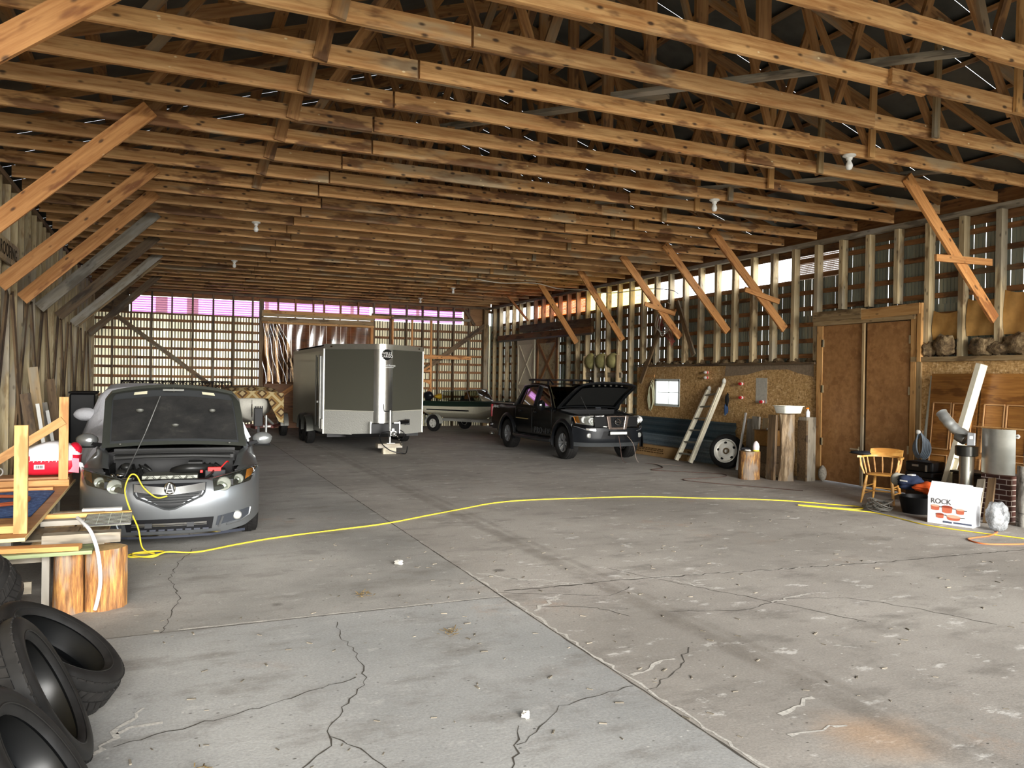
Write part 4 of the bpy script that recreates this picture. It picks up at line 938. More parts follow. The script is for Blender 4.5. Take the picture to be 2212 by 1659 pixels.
g = G(); wallplate(g, side, .98, 2.55); wallplate(g, [(.24,-.90),(1.30,0)], .98, 2.55); ob('nose_skin', g, trlgrey, trl)
g = G(); wallplate(g, [(-1.30,5.2),(-1.30,0)], .4, 2.52); wallplate(g, [(1.30,0),(1.30,5.2)], .4, 2.52); wallplate(g, [(1.30,5.2),(-1.30,5.2)], .4, 2.52); ob('side_skin', g, trlgrey, trl)
g = G(); wallplate(g, capc, .40, 2.56, .01); ob('nose_corner', g, pm('#c9c8c0',.24,.95), trl, 60)
g = G(); wallplate(g, [(-1.305,-.005),(-.24,-.912)], .39, .98); wallplate(g, [(.24,-.912),(1.305,-.005)], .39, .98); ob('skirt', g, W['dplate'], trl)
full = [(-1.31,0)]+[(x,y-.012) for x,y in capc]+[(1.31,0)]
g = G(); wallplate(g, full, 2.53, 2.66, .01); ob('top_trim', g, pm('#d6d3c6',.3,.9), trl, 60)
g = G(); wallplate(g, [(-1.31,5.21),(-1.31,0)], 2.5, 2.6); wallplate(g, [(1.31,0),(1.31,5.21)], 2.5, 2.6); ob('roof_rail', g, pm('#4e4e49',.4,.5), trl)
g = G(); g.add([(x,y,2.64) for x,y in full+[(1.31,5.2),(-1.31,5.2)]], [tuple(range(10))]); ob('roof', g, pm('#8f908c',.4,.6), trl)
g = G(); g.add([(x,y,.42) for x,y in full+[(1.31,5.2),(-1.31,5.2)]], [tuple(reversed(range(10)))]); g.bx(-1.2,1.2,0,5.1,.3,.42); ob('floor_frame', g, blk, trl)
g = G()
for s in (-1,1):
    g.bx(min(s*1.285,s*1.318),max(s*1.285,s*1.318),-.02,.012,.39,2.54); g.tube([(s*1.3,-.02,.985),(s*.24,-.925,.985)], .012, 4)
ob('edge_trim', g, pm('#d0cdbf',.4,.3), trl)
for s in (-1,1): 
    g = G(); g.lathe([(0,.012),(.022,.01),(.026,0)], 12, T(s*1.15,-.15,2.595) @ RZ(s*40) @ RX(90) @ S(1.3,.8,1), False); ob('clearance_light', g, pm('#3a2a1c',.3), trl)
# side door, fenders, tandem wheels on the visible flank
g = G(); g.bx(-1.315,-1.30,.35,1.15,.5,2.35); ob('side_door', g, pm('#2f2f2c',.22,.4), trl)
g = G(); 
for y in (.42,.95): g.tube([(-1.335,y,.55),(-1.335,y,2.4)], .016, 6)
g.bx(-1.36,-1.31,.6,.72,1.15,1.2); g.bx(-1.34,-1.31,.33,.35,.5,2.36); ob('door_bar', g, steel, trl, 50)
for s in (-1,1):
    g = G()
    for ya in (1.85,2.75):
        rs = []
        for k in range(11):
            a = PI*k/10; c,d = math.cos(a),math.sin(a); rs.append([(s*1.29,ya+.42*c,.37+.44*d),(s*1.48,ya+.42*c,.35+.42*d),(s*1.48,ya+.40*c,.34+.40*d)])
        g.rings(rs, False, False)
    ob('fender', g, pm('#55554f',.4,.6), trl, 50)
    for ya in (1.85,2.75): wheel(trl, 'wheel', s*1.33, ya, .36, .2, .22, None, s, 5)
g = G(); g.bx(-1.33,-1.305,.05,.4,.5,.75); ob('stone_guard', g, W['dplate'], trl)
# tongue, toolbox, jack, coupler, chain
g = G(); g.bar((-.75,-.3,.35),(-.06,-1.78,.46),.08,.08); g.bar((.75,-.3,.35),(.06,-1.78,.46),.08,.08); g.bx(-.3,.3,-1.05,-.92,.42,.54); ob('tongue', g, pm('#1a1a1a',.5), trl)
g = G(); g.bx(-.34,.36,-1.16,-.98,.40,.70); ob('tongue_box', g, pm('#131313',.4), trl, bev=.012)
g = G(); g.bx(-.36,-.33,-1.12,-.95,.40,.74); g.bx(.36,.39,-1.12,-.95,.40,.74); g.bx(.22,.38,-1.17,-1.14,.70,.73); ob('box_edge', g, pm('#d8d8d2',.3,.8), trl)
g = G(); g.bx(-.07,.07,-1.92,-1.72,.45,.56); g.ball((0,-1.95,.5),(.06,.09,.06),12,8); g.bx(-.03,.03,-1.9,-1.8,.56,.62); ob('coupler', g, pm('#b9b9b5',.35,.8), trl, 60)
g = G(); g.tube([(0,-1.62,.26),(0,-1.62,.56)], .026, 10); g.tube([(0,-1.62,.5),(0,-1.62,1.0)], .036, 12); g.bx(-.1,.1,-1.72,-1.52,.252,.262); g.tube([(0,-1.62,1.0),(0,-1.62,1.04)],.03,8); ob('jack', g, pm('#c9c9c4',.35,.7), trl, 50)
g = G(); g.tube(smoothpts([(0,-1.62,1.03),(-.12,-1.64,1.02),(-.17,-1.66,1.05),(-.18,-1.66,1.2)],5), .012, 8); ob('jack_crank', g, blk, trl, 50)
g = G(); g.tube(smoothpts([(-.04,-1.8,.55),(-.25,-1.75,.5),(-.28,-1.85,.3),(-.1,-1.98,.12),(.15,-2.02,.05),(.3,-1.98,.04),(.33,-1.98,.2)],6), .012, 6); g.tube(smoothpts([(.08,-1.7,.5),(.25,-1.75,.35),(.3,-1.8,.5),(.2,-1.75,.58)],5), .012, 6); ob('brake_cable', g, blk, trl, 50)
g = G()
for k in range(12):
    t = k/11; p = V((.1+.15*math.sin(PI*t),-1.78,.5-.28*math.sin(PI*t))); g.ball(p, (.022,.016,.026), 8, 6)
ob('safety_chain', g, pm('#6b665c',.4,.7), trl, 60)
g = G(); g.bx(-.07,.33,-.0,.004,0,0); g = G(); g.tube([(.45,-.98,.72),(.68,-.78,.72)], .05, 8); g.bx(.62,.74,-.78,-.72,.64,.78); ob('plug_holder', g, blk, trl)
g = G(); g.lathe([(0,.012),(.13,.01),(.135,0)], 28, T(0.06,-1.0,2.40) @ RX(90), False); lg = ob('round_logo', g, pm('#141412',.8), trl)
FR = RX(90)
text('logo_lettering', 'WELLS', .085, T(.06,-1.016,2.43) @ FR, white, lg, .002); text('logo_lettering', 'CARGO', .085, T(.06,-1.016,2.355) @ FR, white, lg, .002)
text('nose_script', 'Road Force', .075, T(.1,-1.012,2.13) @ FR @ RZ(0), white, trl, .002); g = G(); g.bx(.0,.24,-1.0,-.985,2.08,2.09); ob('nose_script', g, white, trl)
g = G(); g.bx(-.13,.13,-.16,.0,0,.15, T(4.72,18.42,0)); blockM = pm('#b5aa92', .9, var=.12)
solo('concrete_block', G().bx(4.76,5.08,18.3,18.46,.0,.145), pm('#b3ab98',.9,var=.15), 'pale block under the plank that carries the trailer jack', 'block', bev=.006)
solo('wooden_plank', G().bx(4.62,5.22,18.26,18.5,.147,.25), W['grey'], 'short weathered plank lying under the trailer jack', 'plank', bev=.004)
# ------------------------------------------------------------------ boat with a windscreen behind the pickup
bt = thing('motor_boat', 'cream and dark-green motor boat with a windscreen, behind the pickup', 'boat', T(8.9,26.75,0) @ RZ(-148))
# local: +y toward the bow
def hullrow(t):
    y = 3.2*t-.1; bw = .80*(1-max(0,t-.35)**2.2*1.9); bw = max(bw,.02); zt = 1.02+.06*t*t; zk = .5+.32*max(0,t-.7)/.3*(1 if t>.7 else 0)**1
    return y, bw, zt, zk
g = G(); g2 = G(); rows = []; rows2 = []
for k in range(17):
    y,b,zt,zk = hullrow(k/16); rows.append([(0,y,zk-.05),(b*.45,y,zk+.03),(b*.72,y,zk+.13),(b*.78,y,zk+.15),(b*.9,y,zk+.30),(b*.97,y,zt-.16)]); rows2.append([(b*.97,y,zt-.16),(b*1.0,y,zt-.03),(b*1.04,y,zt-.02),(b*1.04,y,zt+.02),(b*.9,y,zt+.02)])
strip(g, rows); y,b,zt,zk = hullrow(0); g.add([(0,y,zk-.05),(b*.72,y,zk+.13),(b*.97,y,zt-.1),(-b*.97,y,zt-.1),(-b*.72,y,zk+.13)], [(0,1,2,3,4)]); ob('hull', g, pm('#d8d2ba',.35,var=.05), bt, 50)
strip(g2, rows2); ob('gunwale', g2, pm('#1d2b22',.4), bt, 40)
g = G()
for k in range(6,16):
    y,b,zt,zk = hullrow(k/16); y2,b2,zt2,_ = hullrow((k+1)/16); g.add([(-b*.95,y,zt+.02),(b*.95,y,zt+.02),(b2*.95,y2,zt2+.02),(-b2*.95,y2,zt2+.02)], [(0,1,2,3)])
ob('foredeck', g, pm('#c9c8bc',.4), bt)
g = G(); g.bx(-.7,.7,.1,1.9,.72,.76); ob('cockpit_floor', g, blk, bt)
ws = [(-.74,.85,1.06),(-.66,2.0,1.06),(-.35,2.25,1.07),(.35,2.25,1.07),(.66,2.0,1.06),(.74,.85,1.06)]
wt = [(-.68,.8,1.38),(-.58,1.78,1.44),(-.3,1.98,1.46),(.3,1.98,1.46),(.58,1.78,1.44),(.68,.8,1.38)]
g = G(); g.add(ws+wt, [(i,i+1,i+7,i+6) for i in range(5)]); ob('windscreen', g, glass('boat_screen','#b9bdb0',.05,.1), bt)
g = G(); g.tube(wt, .016, 6)
for i in range(6): g.tube([ws[i],wt[i]], .012, 6)
ob('windscreen_frame', g, alu, bt, 50)
ob('seat', lump((-.2,1.2,1.02),(.3,.25,.2),61), pm('#24282b',.7), bt, 60); g = G(); g.lathe([(.13,-.015),(.145,0),(.13,.015),(.115,0)], 20, T(.3,1.55,1.2) @ RX(60), False, True); ob('steering_wheel', g, blk, bt, 50)
g = G(); g.bx(.05,.35,1.5,1.53,1.12,1.36); ob('life_vest', g, pm('#8d5a2e',.8), bt, bev=.02)
eng = ob('outboard_motor', lump((.15,-.28,1.2),(.14,.2,.17),71,14,10,.08,2), pm('#15151a',.3), bt, 60); g = G(); g.bx(.07,.23,-.34,-.22,.5,1.1); ob('outboard_leg', g, blk, eng); ob('outboard_cowl', lump((-.25,-.1,1.17),(.2,.14,.1),72), pm('#c9a22c',.4), bt, 60)
g = G(); g.tube([(.55,-.1,1.0),(.5,.05,.7),(.45,.1,.45)], .02, 4); g.tube([(0.0,1.1,1.0),(.3,1.4,.75)], .018, 4); ob('tie_strap', g, pm('#cdb35a',.8), bt)
ft = thing('boat_trailer', 'galvanised boat trailer under the cream motor boat', 'trailer', T(8.9,26.75,0) @ RZ(-148))
g = G(); g.bar((-.55,-.1,.40),(-.45,1.9,.40),.06,.09); g.bar((.55,-.1,.40),(.45,1.9,.40),.06,.09); g.bar((-.45,1.9,.40),(0,3.2,.36),.06,.09); g.bar((.45,1.9,.40),(0,3.2,.36),.06,.09); g.bar((0,2.4,.36),(0,4.1,.36),.07,.09); g.bar((-.85,.6,.36),(.85,.6,.36),.06,.06); ob('frame', g, pm('#bdbcb4',.4,.6), ft)
g = G(); g.bar((0,3.25,.38),(0,3.1,.95),.05,.06,(0,1,0)); g.bx(-.08,.08,3.05,3.2,.9,1.02); ob('winch_post', g, steel, ft)
for s in (-1,1):
    wheel(ft, 'wheel', s*.88, .6, .28, .15, .15, pm('#cfcdc4',.4,.3), s, 5); g = G(); rs = []
    for k in range(9):
        a = PI*k/8; rs.append([(s*.78,.6+.33*math.cos(a),.28+.33*math.sin(a)),(s*.98,.6+.33*math.cos(a),.28+.33*math.sin(a))])
    g.rings(rs, False, False); ob('fender', g, pm('#a5a59c',.5,.3), ft, 60)
g = G(); g.tube([(.12,3.5,.36),(.12,3.5,.06)], .022, 8); g.ball((.12,3.5,.06),(.03,.06,.06)); ob('jockey_wheel', g, blk, ft, 50)
# ------------------------------------------------------------------ white boat under a patterned blanket
b2 = thing('covered_boat', 'white boat with its bow toward the door, half hidden under a patterned blanket', 'boat', T(2.2,23.2,0))
def bow(t, a):
    y = 3.0*t; wd = .42*(1+.75*min(1,t*2.2)); z0 = .52-.12*min(1,t*2); zt = 1.2
    c = [(0,z0),(wd*.55,z0+.13),(wd*.92,z0+.34),(wd,z0+.5),(wd*.98,zt-.1),(wd*.72,zt+.03),(0,zt+.06)]
    return [(x,y,z) for x,z in c]
g = G(); rows = [bow(k/8,0) for k in range(9)]; rows.insert(0,[(x*.55,-.16,.62+(z-.62)*.8) for x,_,z in rows[0]]); rows.insert(0,[(x*.05,-.22,.7+(z-.7)*.6) for x,_,z in rows[1]]); strip(g, rows); ob('hull', g, pm('#e2dfd2',.35,var=.04), b2, 60)
g = G(); g.bx(-.006,.006,-.235,-.2,.75,1.15); g.bx(-.35,.35,-.02,.005,.86,.87); ob('hull_line', g, pm('#77756a',.6), b2)
def blanket():
    a = N('patterned_blanket'); v = a.vec(rnd=False); sx = a.n('ShaderNodeSeparateXYZ', Vector=v).outputs
    zz = a.math('ADD', sx[2], a.math('MULTIPLY', sx[1], .5)); p = a.math('ADD', sx[0], zz); q = a.math('SUBTRACT', sx[0], zz)
    def cell(w, sc): return a.math('ABSOLUTE', a.math('SUBTRACT', a.math('FRACT', a.math('MULTIPLY', w, sc)), .5))
    m = a.math('MAXIMUM', cell(p,1.9), cell(q,1.9))
    return a.done(a.bsdf(a.ramp(m, (.0,lin('#a8946c')), (.14,lin('#a8946c')), (.16,lin('#4a341c')), (.26,lin('#553a20')), (.28,lin('#94733f')), (.40,lin('#86683a')), (.43,lin('#b5a276')), (.5,lin('#b5a276'))), .9))
def drape(u, v):
    x = (2*u-1); s_ = abs(x); y = -.26+2.1*v; top = 1.50-.06*x*x - (.10 if v < .12 else 0)
    if s_ < .8: return (x*1.0, y, top - .16*max(0,(s_-.55)/.25)**2 + .012*math.sin(11*u+6*v))
    t = (s_-.8)/.2; return (math.copysign(.82+.06*t+.02*math.sin(14*v),x), y+.02*math.sin(7*v), top-.16-.75*t)
g = G(); g.sheet(drape, 40, 20)
g.sheet(lambda u,v: ((2*u-1)*(.86), -.27+.02*math.sin(9*u), 1.5-.07*(2*u-1)**2-.10-.2*v if abs(2*u-1)<.52 else 1.5-.07*(2*u-1)**2-.10-(.28+.55*min(1,(abs(2*u-1)-.52)*3))*v), 40, 8)
cv = solo('patterned_blanket', G().add([tuple(WM[b2.name] @ V(p)) for p in g.v], g.f), blanket(), 'tan and brown diamond-patterned blanket draped over the white boat', 'blanket', smooth=60)
ht = thing('small_boat_trailer', 'dark red trailer with two tyres under the blanket-covered white boat', 'trailer', T(2.2,23.2,0))
g = G(); g.bar((-1.05,1.5,.33),(1.05,1.5,.33),.07,.07); g.bar((-.5,-.3,.40),(.55,-.28,.40),.06,.06); g.bar((-.5,-.3,.38),(-.95,1.5,.35),.06,.06); g.bar((.55,-.3,.38),(.98,1.5,.35),.06,.06); g.bar((0,-.3,.40),(.05,-1.1,.42),.08,.08); ob('frame', g, pm('#5c2a22',.5,var=.2), ht)
g = G(); g.bx(.3,.5,-.35,-.33,.38,.43); ob('reflector', g, white, ht)
for s in (-1,1):
    wheel(ht, 'wheel', s*1.08, 1.5, .33, .17, .2, None, s, 5); g = G(); rs = []
    for k in range(9):
        a = PI*k/8; rs.append([(s*.96,1.5+.37*math.cos(a),.33+.37*math.sin(a)),(s*1.2,1.5+.37*math.cos(a),.33+.37*math.sin(a))])
    g.rings(rs, False, False); ob('fender', g, pm('#8d8d86',.4,.5), ht, 60)
g = G(); g.bx(-.02,.20,-1.12,-.98,.46,.95)
for k in range(5): g.bx(.0+.045*k,.02+.045*k,-1.1,-1.0,.95,1.0)
g.bx(.05,.13,-1.1,-1.0,.02,.46); ob('winch_post', g, blk, ht, bev=.01)
g = G(); g.tube([(.3,-1.0,.05),(.3,-1.0,.75)], .035, 10); g.bx(.22,.38,-1.08,-.92,.0,.03); g.bar((.26,-1,.72),(.5,-.8,.5),.05,.05); ob('jack', g, pm('#b9b9b2',.35,.7), ht, 50)
# ------------------------------------------------------------------ covered car beside the left wall, dark things behind it
cc = thing('covered_car', 'car under a grey cloth cover behind the open-bonnet sedan', 'car', T(-.42,14.0,0))
def cover(t):
    y = 4.2*t; hgt = interp([(0,.72),(.05,.86),(.22,.98),(.34,1.58),(.5,1.66),(.7,1.6),(.85,1.05),(.97,.98),(1,.8)], t); w_ = interp([(0,.72),(.08,.86),(.3,.9),(.9,.88),(1,.7)], t); wt_ = interp([(0,.6),(.22,.74),(.38,.56),(.7,.58),(.85,.74),(1,.6)], t)
    r_ = []
    for k in range(25):
        a = k/24; s_ = 1 if a > .5 else -1; b = abs(a-.5)*2
        if b < .55: x = wt_*b/.55; z = hgt-.05*(b/.55)**3
        else: q = (b-.55)/.45; x = wt_+(w_-wt_)*min(1,q*1.8)+.015*math.sin(22*t+9*q); z = hgt-.05-(hgt-.40)*q**1.05
        r_.append((s_*x, y+.02*math.sin(9*a), z))
    return r_
g = G(); g.rings([cover(k/40) for k in range(41)], False, False); c0 = cover(0); g.add(c0+[(x*.98,y-.02,.42) for x,y,z in c0], [(i,25+i,26+i,i+1) for i in range(24)])
def cloth():
    a = N('grey_cover_cloth'); n = a.noise(a.vec(scale=(6,6,1.2),rnd=False), 1.2, 4); return a.done(a.bsdf(a.mix(n,lin('#c6c6cb'),lin('#e6e6ea')), .9, 0, n, .8, .04))
gc = cloth(); cvr = ob('cloth_cover', g, gc, cc, 70)
for s in (-1,1): ob('mirror_bulge', lump((s*.84,1.3,1.12),(.2,.16,.11),77,14,10,.08,2), gc, cvr, 70)
for x,y in ((-.74,.8),(.74,.8),(-.74,3.4),(.74,3.4)): wheel(cc, 'wheel', x, y, .31, .2, .2, None, 1 if x > 0 else -1, 5)
g = G(); g.bx(-.7,.7,.2,4.0,.2,.5); ob('underbody', g, blk, cc)
bx_ = thing('black_stove_crate', 'black boxy crate against the board wall beside the grey covered car', 'crate', T(-1.6,18.9,0)); g = G(); g.bx(-.24,.24,-.4,.4,0,1.4); ob('shell', g, blk, bx_, bev=.03); g = G(); g.bx(-.26,.26,-.42,.42,1.4,1.44); ob('lid', g, pm('#1a1716',.7), bx_, bev=.01)
# black lattice rack in front of the far wall
rk = thing('lattice_rack', 'black metal lattice rack standing along the far wall behind the grey car', 'rack', T(0,27.6,0)); g = G()
for z in (1.30,1.60): g.bar((-1.32,0,z),(1.98,0,z),.05,.05)
for k in range(12): g.bar((-1.3+.298*k,0,1.3),(-1.3+.298*k,0,1.6),.05,.05,(0,1,0))
for x in (-1.3,.3,1.95): g.bar((x,0,0),(x,0,1.3),.06,.06,(0,1,0))
ob('frame', g, pm('#1b1411',.7), rk); g = G()
for k in range(11):
    for j in (0,1): g.lathe([(.062,-.012),(.075,0),(.062,.012),(.05,0)], 12, T(-1.15+.298*k,0,1.38+.145*j) @ RX(90), False, True); g.bar((-1.3+.298*k,0,1.3+.3*j),(-1.0+.298*k,0,1.6-.3*j),.02,.02,(0,1,0))
ob('lattice', g, pm('#1b1411',.7), rk)
# timber scaffold between the trailer and the boat
sf = thing('timber_scaffold', 'orange timber scaffold with a long shelf board beside the cargo trailer', 'scaffold', T(8.85,27.4,0))
def sb(n, a, b, w_, h_, m): return beam(n, a, b, w_, h_, W[m], sf, up=(0,1,0) if abs(b[2]-a[2]) > abs(b[0]-a[0]) else (0,0,1))
for x in (0,-1.45): sb('post', (x,0,0), (x,0,4.05), .07, .09, 'brace')
for z in (.62,1.27,1.72,2.1): sb('rung', (-.35,-.03,z), (.0,-.03,z), .05, .08, 'brace')
for z0,z1 in ((1.05,1.45),(1.8,1.62),(2.05,2.3)): sb('stay', (-.4,-.05,z0), (0,-.05,z1), .03, .07, 'brace')
sb('shelf_board', (-1.5,-.09,2.6), (1.55,-.09,2.6), .04, .13, 'brace'); sb('top_board', (-1.5,-.07,3.96), (1.5,-.07,4.0), .04, .09, 'grey'); sb('post', (-.72,0,2.6), (-.72,0,4.0), .06, .08, 'brace')
# ------------------------------------------------------------------ knee braces, bulbs and wiring under the trusses
def slot(y):  return min(TY, key=lambda t: abs(t-y))
NL = ['nearest','second','third','fourth','fifth','sixth','seventh','eighth','ninth']
for i,(y,xt,zf,mt) in enumerate(((6.18,-.05,3.17,'brace'),(9.69,-.2,2.98,'brace'),(12.32,-.18,2.98,'brace'),(14.07,-.2,2.95,'brace'),(15.83,-.2,2.95,'grey'),(18.45,-.22,2.98,'dark'),(21.09,-.18,2.98,'grey'),(21.97,-.2,3.05,'old'),(25.48,-.22,2.95,'dark'))):
    y = slot(y)-.115 ; t = thing('knee_brace', '%s of the knee braces sloping up from the board wall, %s'%(NL[i], {'brace':'orange-brown timber','grey':'weathered grey timber','dark':'dark timber','old':'pale tan timber'}[mt]), 'brace', T(-1.1,y,3.8), 'knee braces along the board wall')
    beam('brace_board', (-.94,0,zf-3.8), (xt+1.1,0,4.78-3.8), .19, .045, W[mt], t, up=(0,1,0))
for i,(y,xt,zf) in enumerate(((7.93,9.5,2.8),(12.32,9.55,2.88),(14.07,9.7,2.92),(15.82,9.72,2.86),(18.45,10.05,2.9),(21.09,10.1,2.92),(24.6,10.55,3.8))):
    y = slot(y)-.115; t = thing('knee_brace', '%s of the orange knee braces sloping down to the metal-clad stud wall'%NL[i], 'brace', T(10.5,y,3.8), 'knee braces along the stud wall')
    b = .17 if i < 6 else .07
    beam('brace_board', (XR-.10-10.5,0,zf-3.74), (xt-10.5,0,4.78-3.8), b, .045, W['brace'], t, up=(0,1,0))
    if i in (0,1,3): beam('cross_cleat', (-.15 if i else -.45,-.045,-.12), (.72 if i else .75,-.045,-.32 if i else -.1), .04, .1, W['brace'], t)
bulbg = pm('#f3f2ec', .25); porc = pm('#e6e4dc', .3)
for i,(x,y,l) in enumerate(((7.56,7.2,'white bulb in a porcelain holder above the plywood double doors'),(7.62,9.75,'white bulb in a porcelain holder, second row back over the strand-board wall'),(1.46,15.2,'white bulb under the trusses above the grey sedan'),(8.07,23.2,'white bulb under the trusses above the pickup'),(1.48,20.0,'small white bulb far back under the trusses toward the patterned blanket'),(8.1,26.2,'farthest white bulb, above the cream motor boat'))):
    y = slot(y)-.02; t = thing('light_bulb', l, 'light bulb', T(x,y,4.63), 'bulbs under the trusses')
    g = G(); g.lathe([(0,.008),(.075,.006),(.078,-.01),(.04,-.03),(.034,-.06),(0,-.06)], 20, None, True); ob('lamp_holder', g, porc, t, 40)
    g = G(); g.lathe([(.02,-.055),(.024,-.075),(.04,-.11),(.044,-.135),(.03,-.17),(0,-.178)], 20); ob('bulb', g, bulbg, t, 60)
def cord(name, pts, r, mat, label, cat='cord', n=6, group=None, sub=6):
    g = G(); g.tube(smoothpts(pts, sub), r, n); return solo(name, g, mat, label, cat, V(pts[0]), 60, group=group)
cord('roof_cable', [(7.8,20.2,4.6),(8.6,20.3,4.55),(9.6,20.2,4.60),(10.4,20.3,4.5),(10.75,19.6,4.42),(11.2,19.3,4.35),(11.45,18.8,4.3),(11.46,17.2,4.25),(11.46,16.2,4.12),(11.46,15.9,4.0)], .012, pm('#d5cfc0',.5), 'pale electric cable sagging from the trusses along the stud wall', sub=4)
for i,(x,y,z,l,dx,dy) in enumerate(((1.5,5.0,5.1,'long weathered board lying across the trusses, nearest the doorway over the car side',2.2,1.0),(4.1,7.4,5.0,'long grey board lying slantwise over the trusses near mid-hall',3.0,-1.9),(6.6,8.2,5.02,'long grey board lying slantwise over the trusses toward the double doors',2.9,-1.8),(6.2,12.2,5.0,'grey board lying slantwise over the trusses above the ladder',3.0,-1.9))):
    pass
for i,(a,b,l) in enumerate((((4.3,7.2,4.87),(6.6,4.8,4.87),'weathered board laid slantwise on the trusses, nearest the doorway'),((3.0,9.0,4.87),(4.8,6.9,4.87),'weathered board laid slantwise on the trusses over mid-hall'),((7.2,10.4,4.87),(10.0,7.6,4.87),'weathered board laid slantwise on the trusses by the double doors'),((5.6,12.6,4.87),(8.4,10.0,4.87),'weathered board laid slantwise on the trusses over the tree stump'),((6.6,15.2,4.87),(9.4,12.4,4.87),'weathered board laid slantwise on the trusses over the pickup'))):
    o = beam('lateral_board', a, b, .14, .04, W['grey']); tag(o, l, 'board', 'boards laid on the trusses')
# lettered sign high on the board wall
sg = thing('wall_sign', 'weathered wooden board sign lettered ROOFING on the board wall', 'sign', T(XL+.02,13.1,3.53))
g = G(); g.bx(-.02,.01,-.95,.72,-.16,.16); ob('sign_board', g, W['stud'], sg); text('lettering', 'ROOFING', .26, T(.012,-.1,0) @ Matrix(((0,0,1,0),(1,0,0,0),(0,1,0,0),(0,0,0,1))) , pm('#2a231b',.8), sg, .002, 1.15)
# ------------------------------------------------------------------ used tyres in the near corner
def tyre(name, c, nrm, Ro, Ri, w_, label, roll=0):
    n = V(nrm).normalized(); u = V((0,0,1)); y = u.cross(n).normalized(); z = n.cross(y)
    M = Matrix(((n.x,y.x,z.x,c[0]),(n.y,y.y,z.y,c[1]),(n.z,y.z,z.z,c[2]),(0,0,0,1))) @ RX(roll)
    t = thing(name, label, 'tyre', M, 'used tyres heaped by the workbench'); g, g2 = tyre_mesh(name, Ro, Ri, w_, n=64, inner=False); h = w_/2; gi = G(); gi.lathe([(Ri,h*.72),(Ri+.012,h*.62),(Ri+.05,h*.75),(Ro-.035,h*.6),(Ro-.02,0),(Ro-.035,-h*.6),(Ri+.05,-h*.75),(Ri+.012,-h*.62),(Ri,-h*.72)], 64, RY(90), False); ob('inner_liner', gi, pm('#0a0b0c',.3,Specular_IOR_Level=.45), t, 50)
    ob('carcass', g, pm('#1e1d1c',.5,var=.2,sc=14), t, 45); ob('tread', g2, pm('#201e1c',.85,var=.2,sc=25), t)
    g = G(); M2 = RY(90)
    for s in (-1,1):
        for rr in (Ri+.03,Ri+.055,(Ro+Ri)/2+.02): g.lathe([(rr-.004,s*w_*.475),(rr,s*w_*.485),(rr+.004,s*w_*.475)], 48, M2, False)
    ob('sidewall_ring', g, pm('#242321',.45), t, 60); return t
TX = [(-.47,4.75,.40),(.54,-.58,.62)]
tyre('tyre', (-.54,4.72,.345), (.55,-.05,.76), .37, .25, .235, 'black tyre leaning open side up, nearest the log stumps', 10)
tyre('tyre', (-.53,3.97,.40), (.84,.05,.41), .37, .25, .235, 'black tyre leaning steeply, behind the muddy corner tyre', 40)
tyre('tyre', (-.45,3.14,.39), (.79,.03,.53), .38, .25, .24, 'muddy tyre in the nearest corner of the tyre heap', 70)
tyre('tyre', (-1.16,5.62,.42), (-.45,-.35,.82), .37, .22, .25, 'worn tyre tipped against the workbench, tread facing the floor', 20)
# ------------------------------------------------------------------ low workbench of logs and lumber
def bark(name, c1, c2, c3, sc=3.0):
    a = N(name); n = a.noise(a.vec(scale=(9,9,1.2)), sc, 5, .65); b = a.noise(a.vec(scale=(2,2,.8)), 2, 3)
    c = a.ramp(n, (.3,lin(c3)), (.48,lin(c2)), (.66,lin(c1))); c = a.mix(a.math('MULTIPLY',a.step(b,.5,.6),.7), c, lin('#8d8478')); return a.done(a.bsdf(c,.75,0,n,.7,.02))
W['logw'] = bark('peeled_log', '#cd9850', '#946539', '#553822'); W['bark'] = bark('bark_log', '#d0a05a', '#7c5430', '#33200f', 4)
W['endg'] = pm('#a98d62', .8, var=.15, sc=40)
def log(name, x, y, z0, z1, r0, label, mat, seed, cat='log', org=None):
    t = thing(name, label, cat, T(x,y,z0)); rr = random.Random(seed); n = 28
    ph = [rr.uniform(0,6) for _ in range(4)]
    f = lambda a,k: r0*(1+.07*math.sin(3*a+ph[0])+.04*math.sin(7*a+ph[1]+k)+.02*math.sin(13*a+ph[2]))
    g = G(); h = z1-z0; g.rings([[(f(2*PI*j/n,k*.3)*math.cos(2*PI*j/n)*(1.06-.06*k/6), f(2*PI*j/n,k*.3)*math.sin(2*PI*j/n)*(1.06-.06*k/6), h*k/6) for j in range(n)] for k in range(7)], True, False); ob('bark', g, mat, t, 60)
    g = G(); g.rings([[(.99*f(2*PI*j/n,1.8)*math.cos(2*PI*j/n), .99*f(2*PI*j/n,1.8)*math.sin(2*PI*j/n), z) for j in range(n)] for z in (h-.004,h-.001)]); ob('cut_end', g, W['endg'], t); return t
log('log_stump', -.675, 6.84, 0, .47, .098, 'narrow peeled log carrying the bench planks, with a grey lichen seam', W['logw'], 3)
log('log_stump', -.43, 6.92, 0, .47, .145, 'thick peeled log carrying the bench planks behind the white pipe', W['logw'], 8)
log('log_stump', -.60, 8.3, 0, .47, .13, 'log half hidden under the far end of the bench planks', W['bark'], 5)
pf = thing('pallet_frame', 'weathered grey timber frame standing under the workbench beside the logs', 'pallet', T(-1.02,6.85,0))
for x in (-.42,-.12,.20): beam('post', (x,0,0), (x,0,.47), .09, .05, W['grey'], pf, up=(1,0,0))
beam('rail', (-.5,.05,.2), (.10,.05,.2), .03, .09, W['grey'], pf); beam('rail', (-.5,.05,.43), (.22,.05,.43), .03, .08, W['grey'], pf)
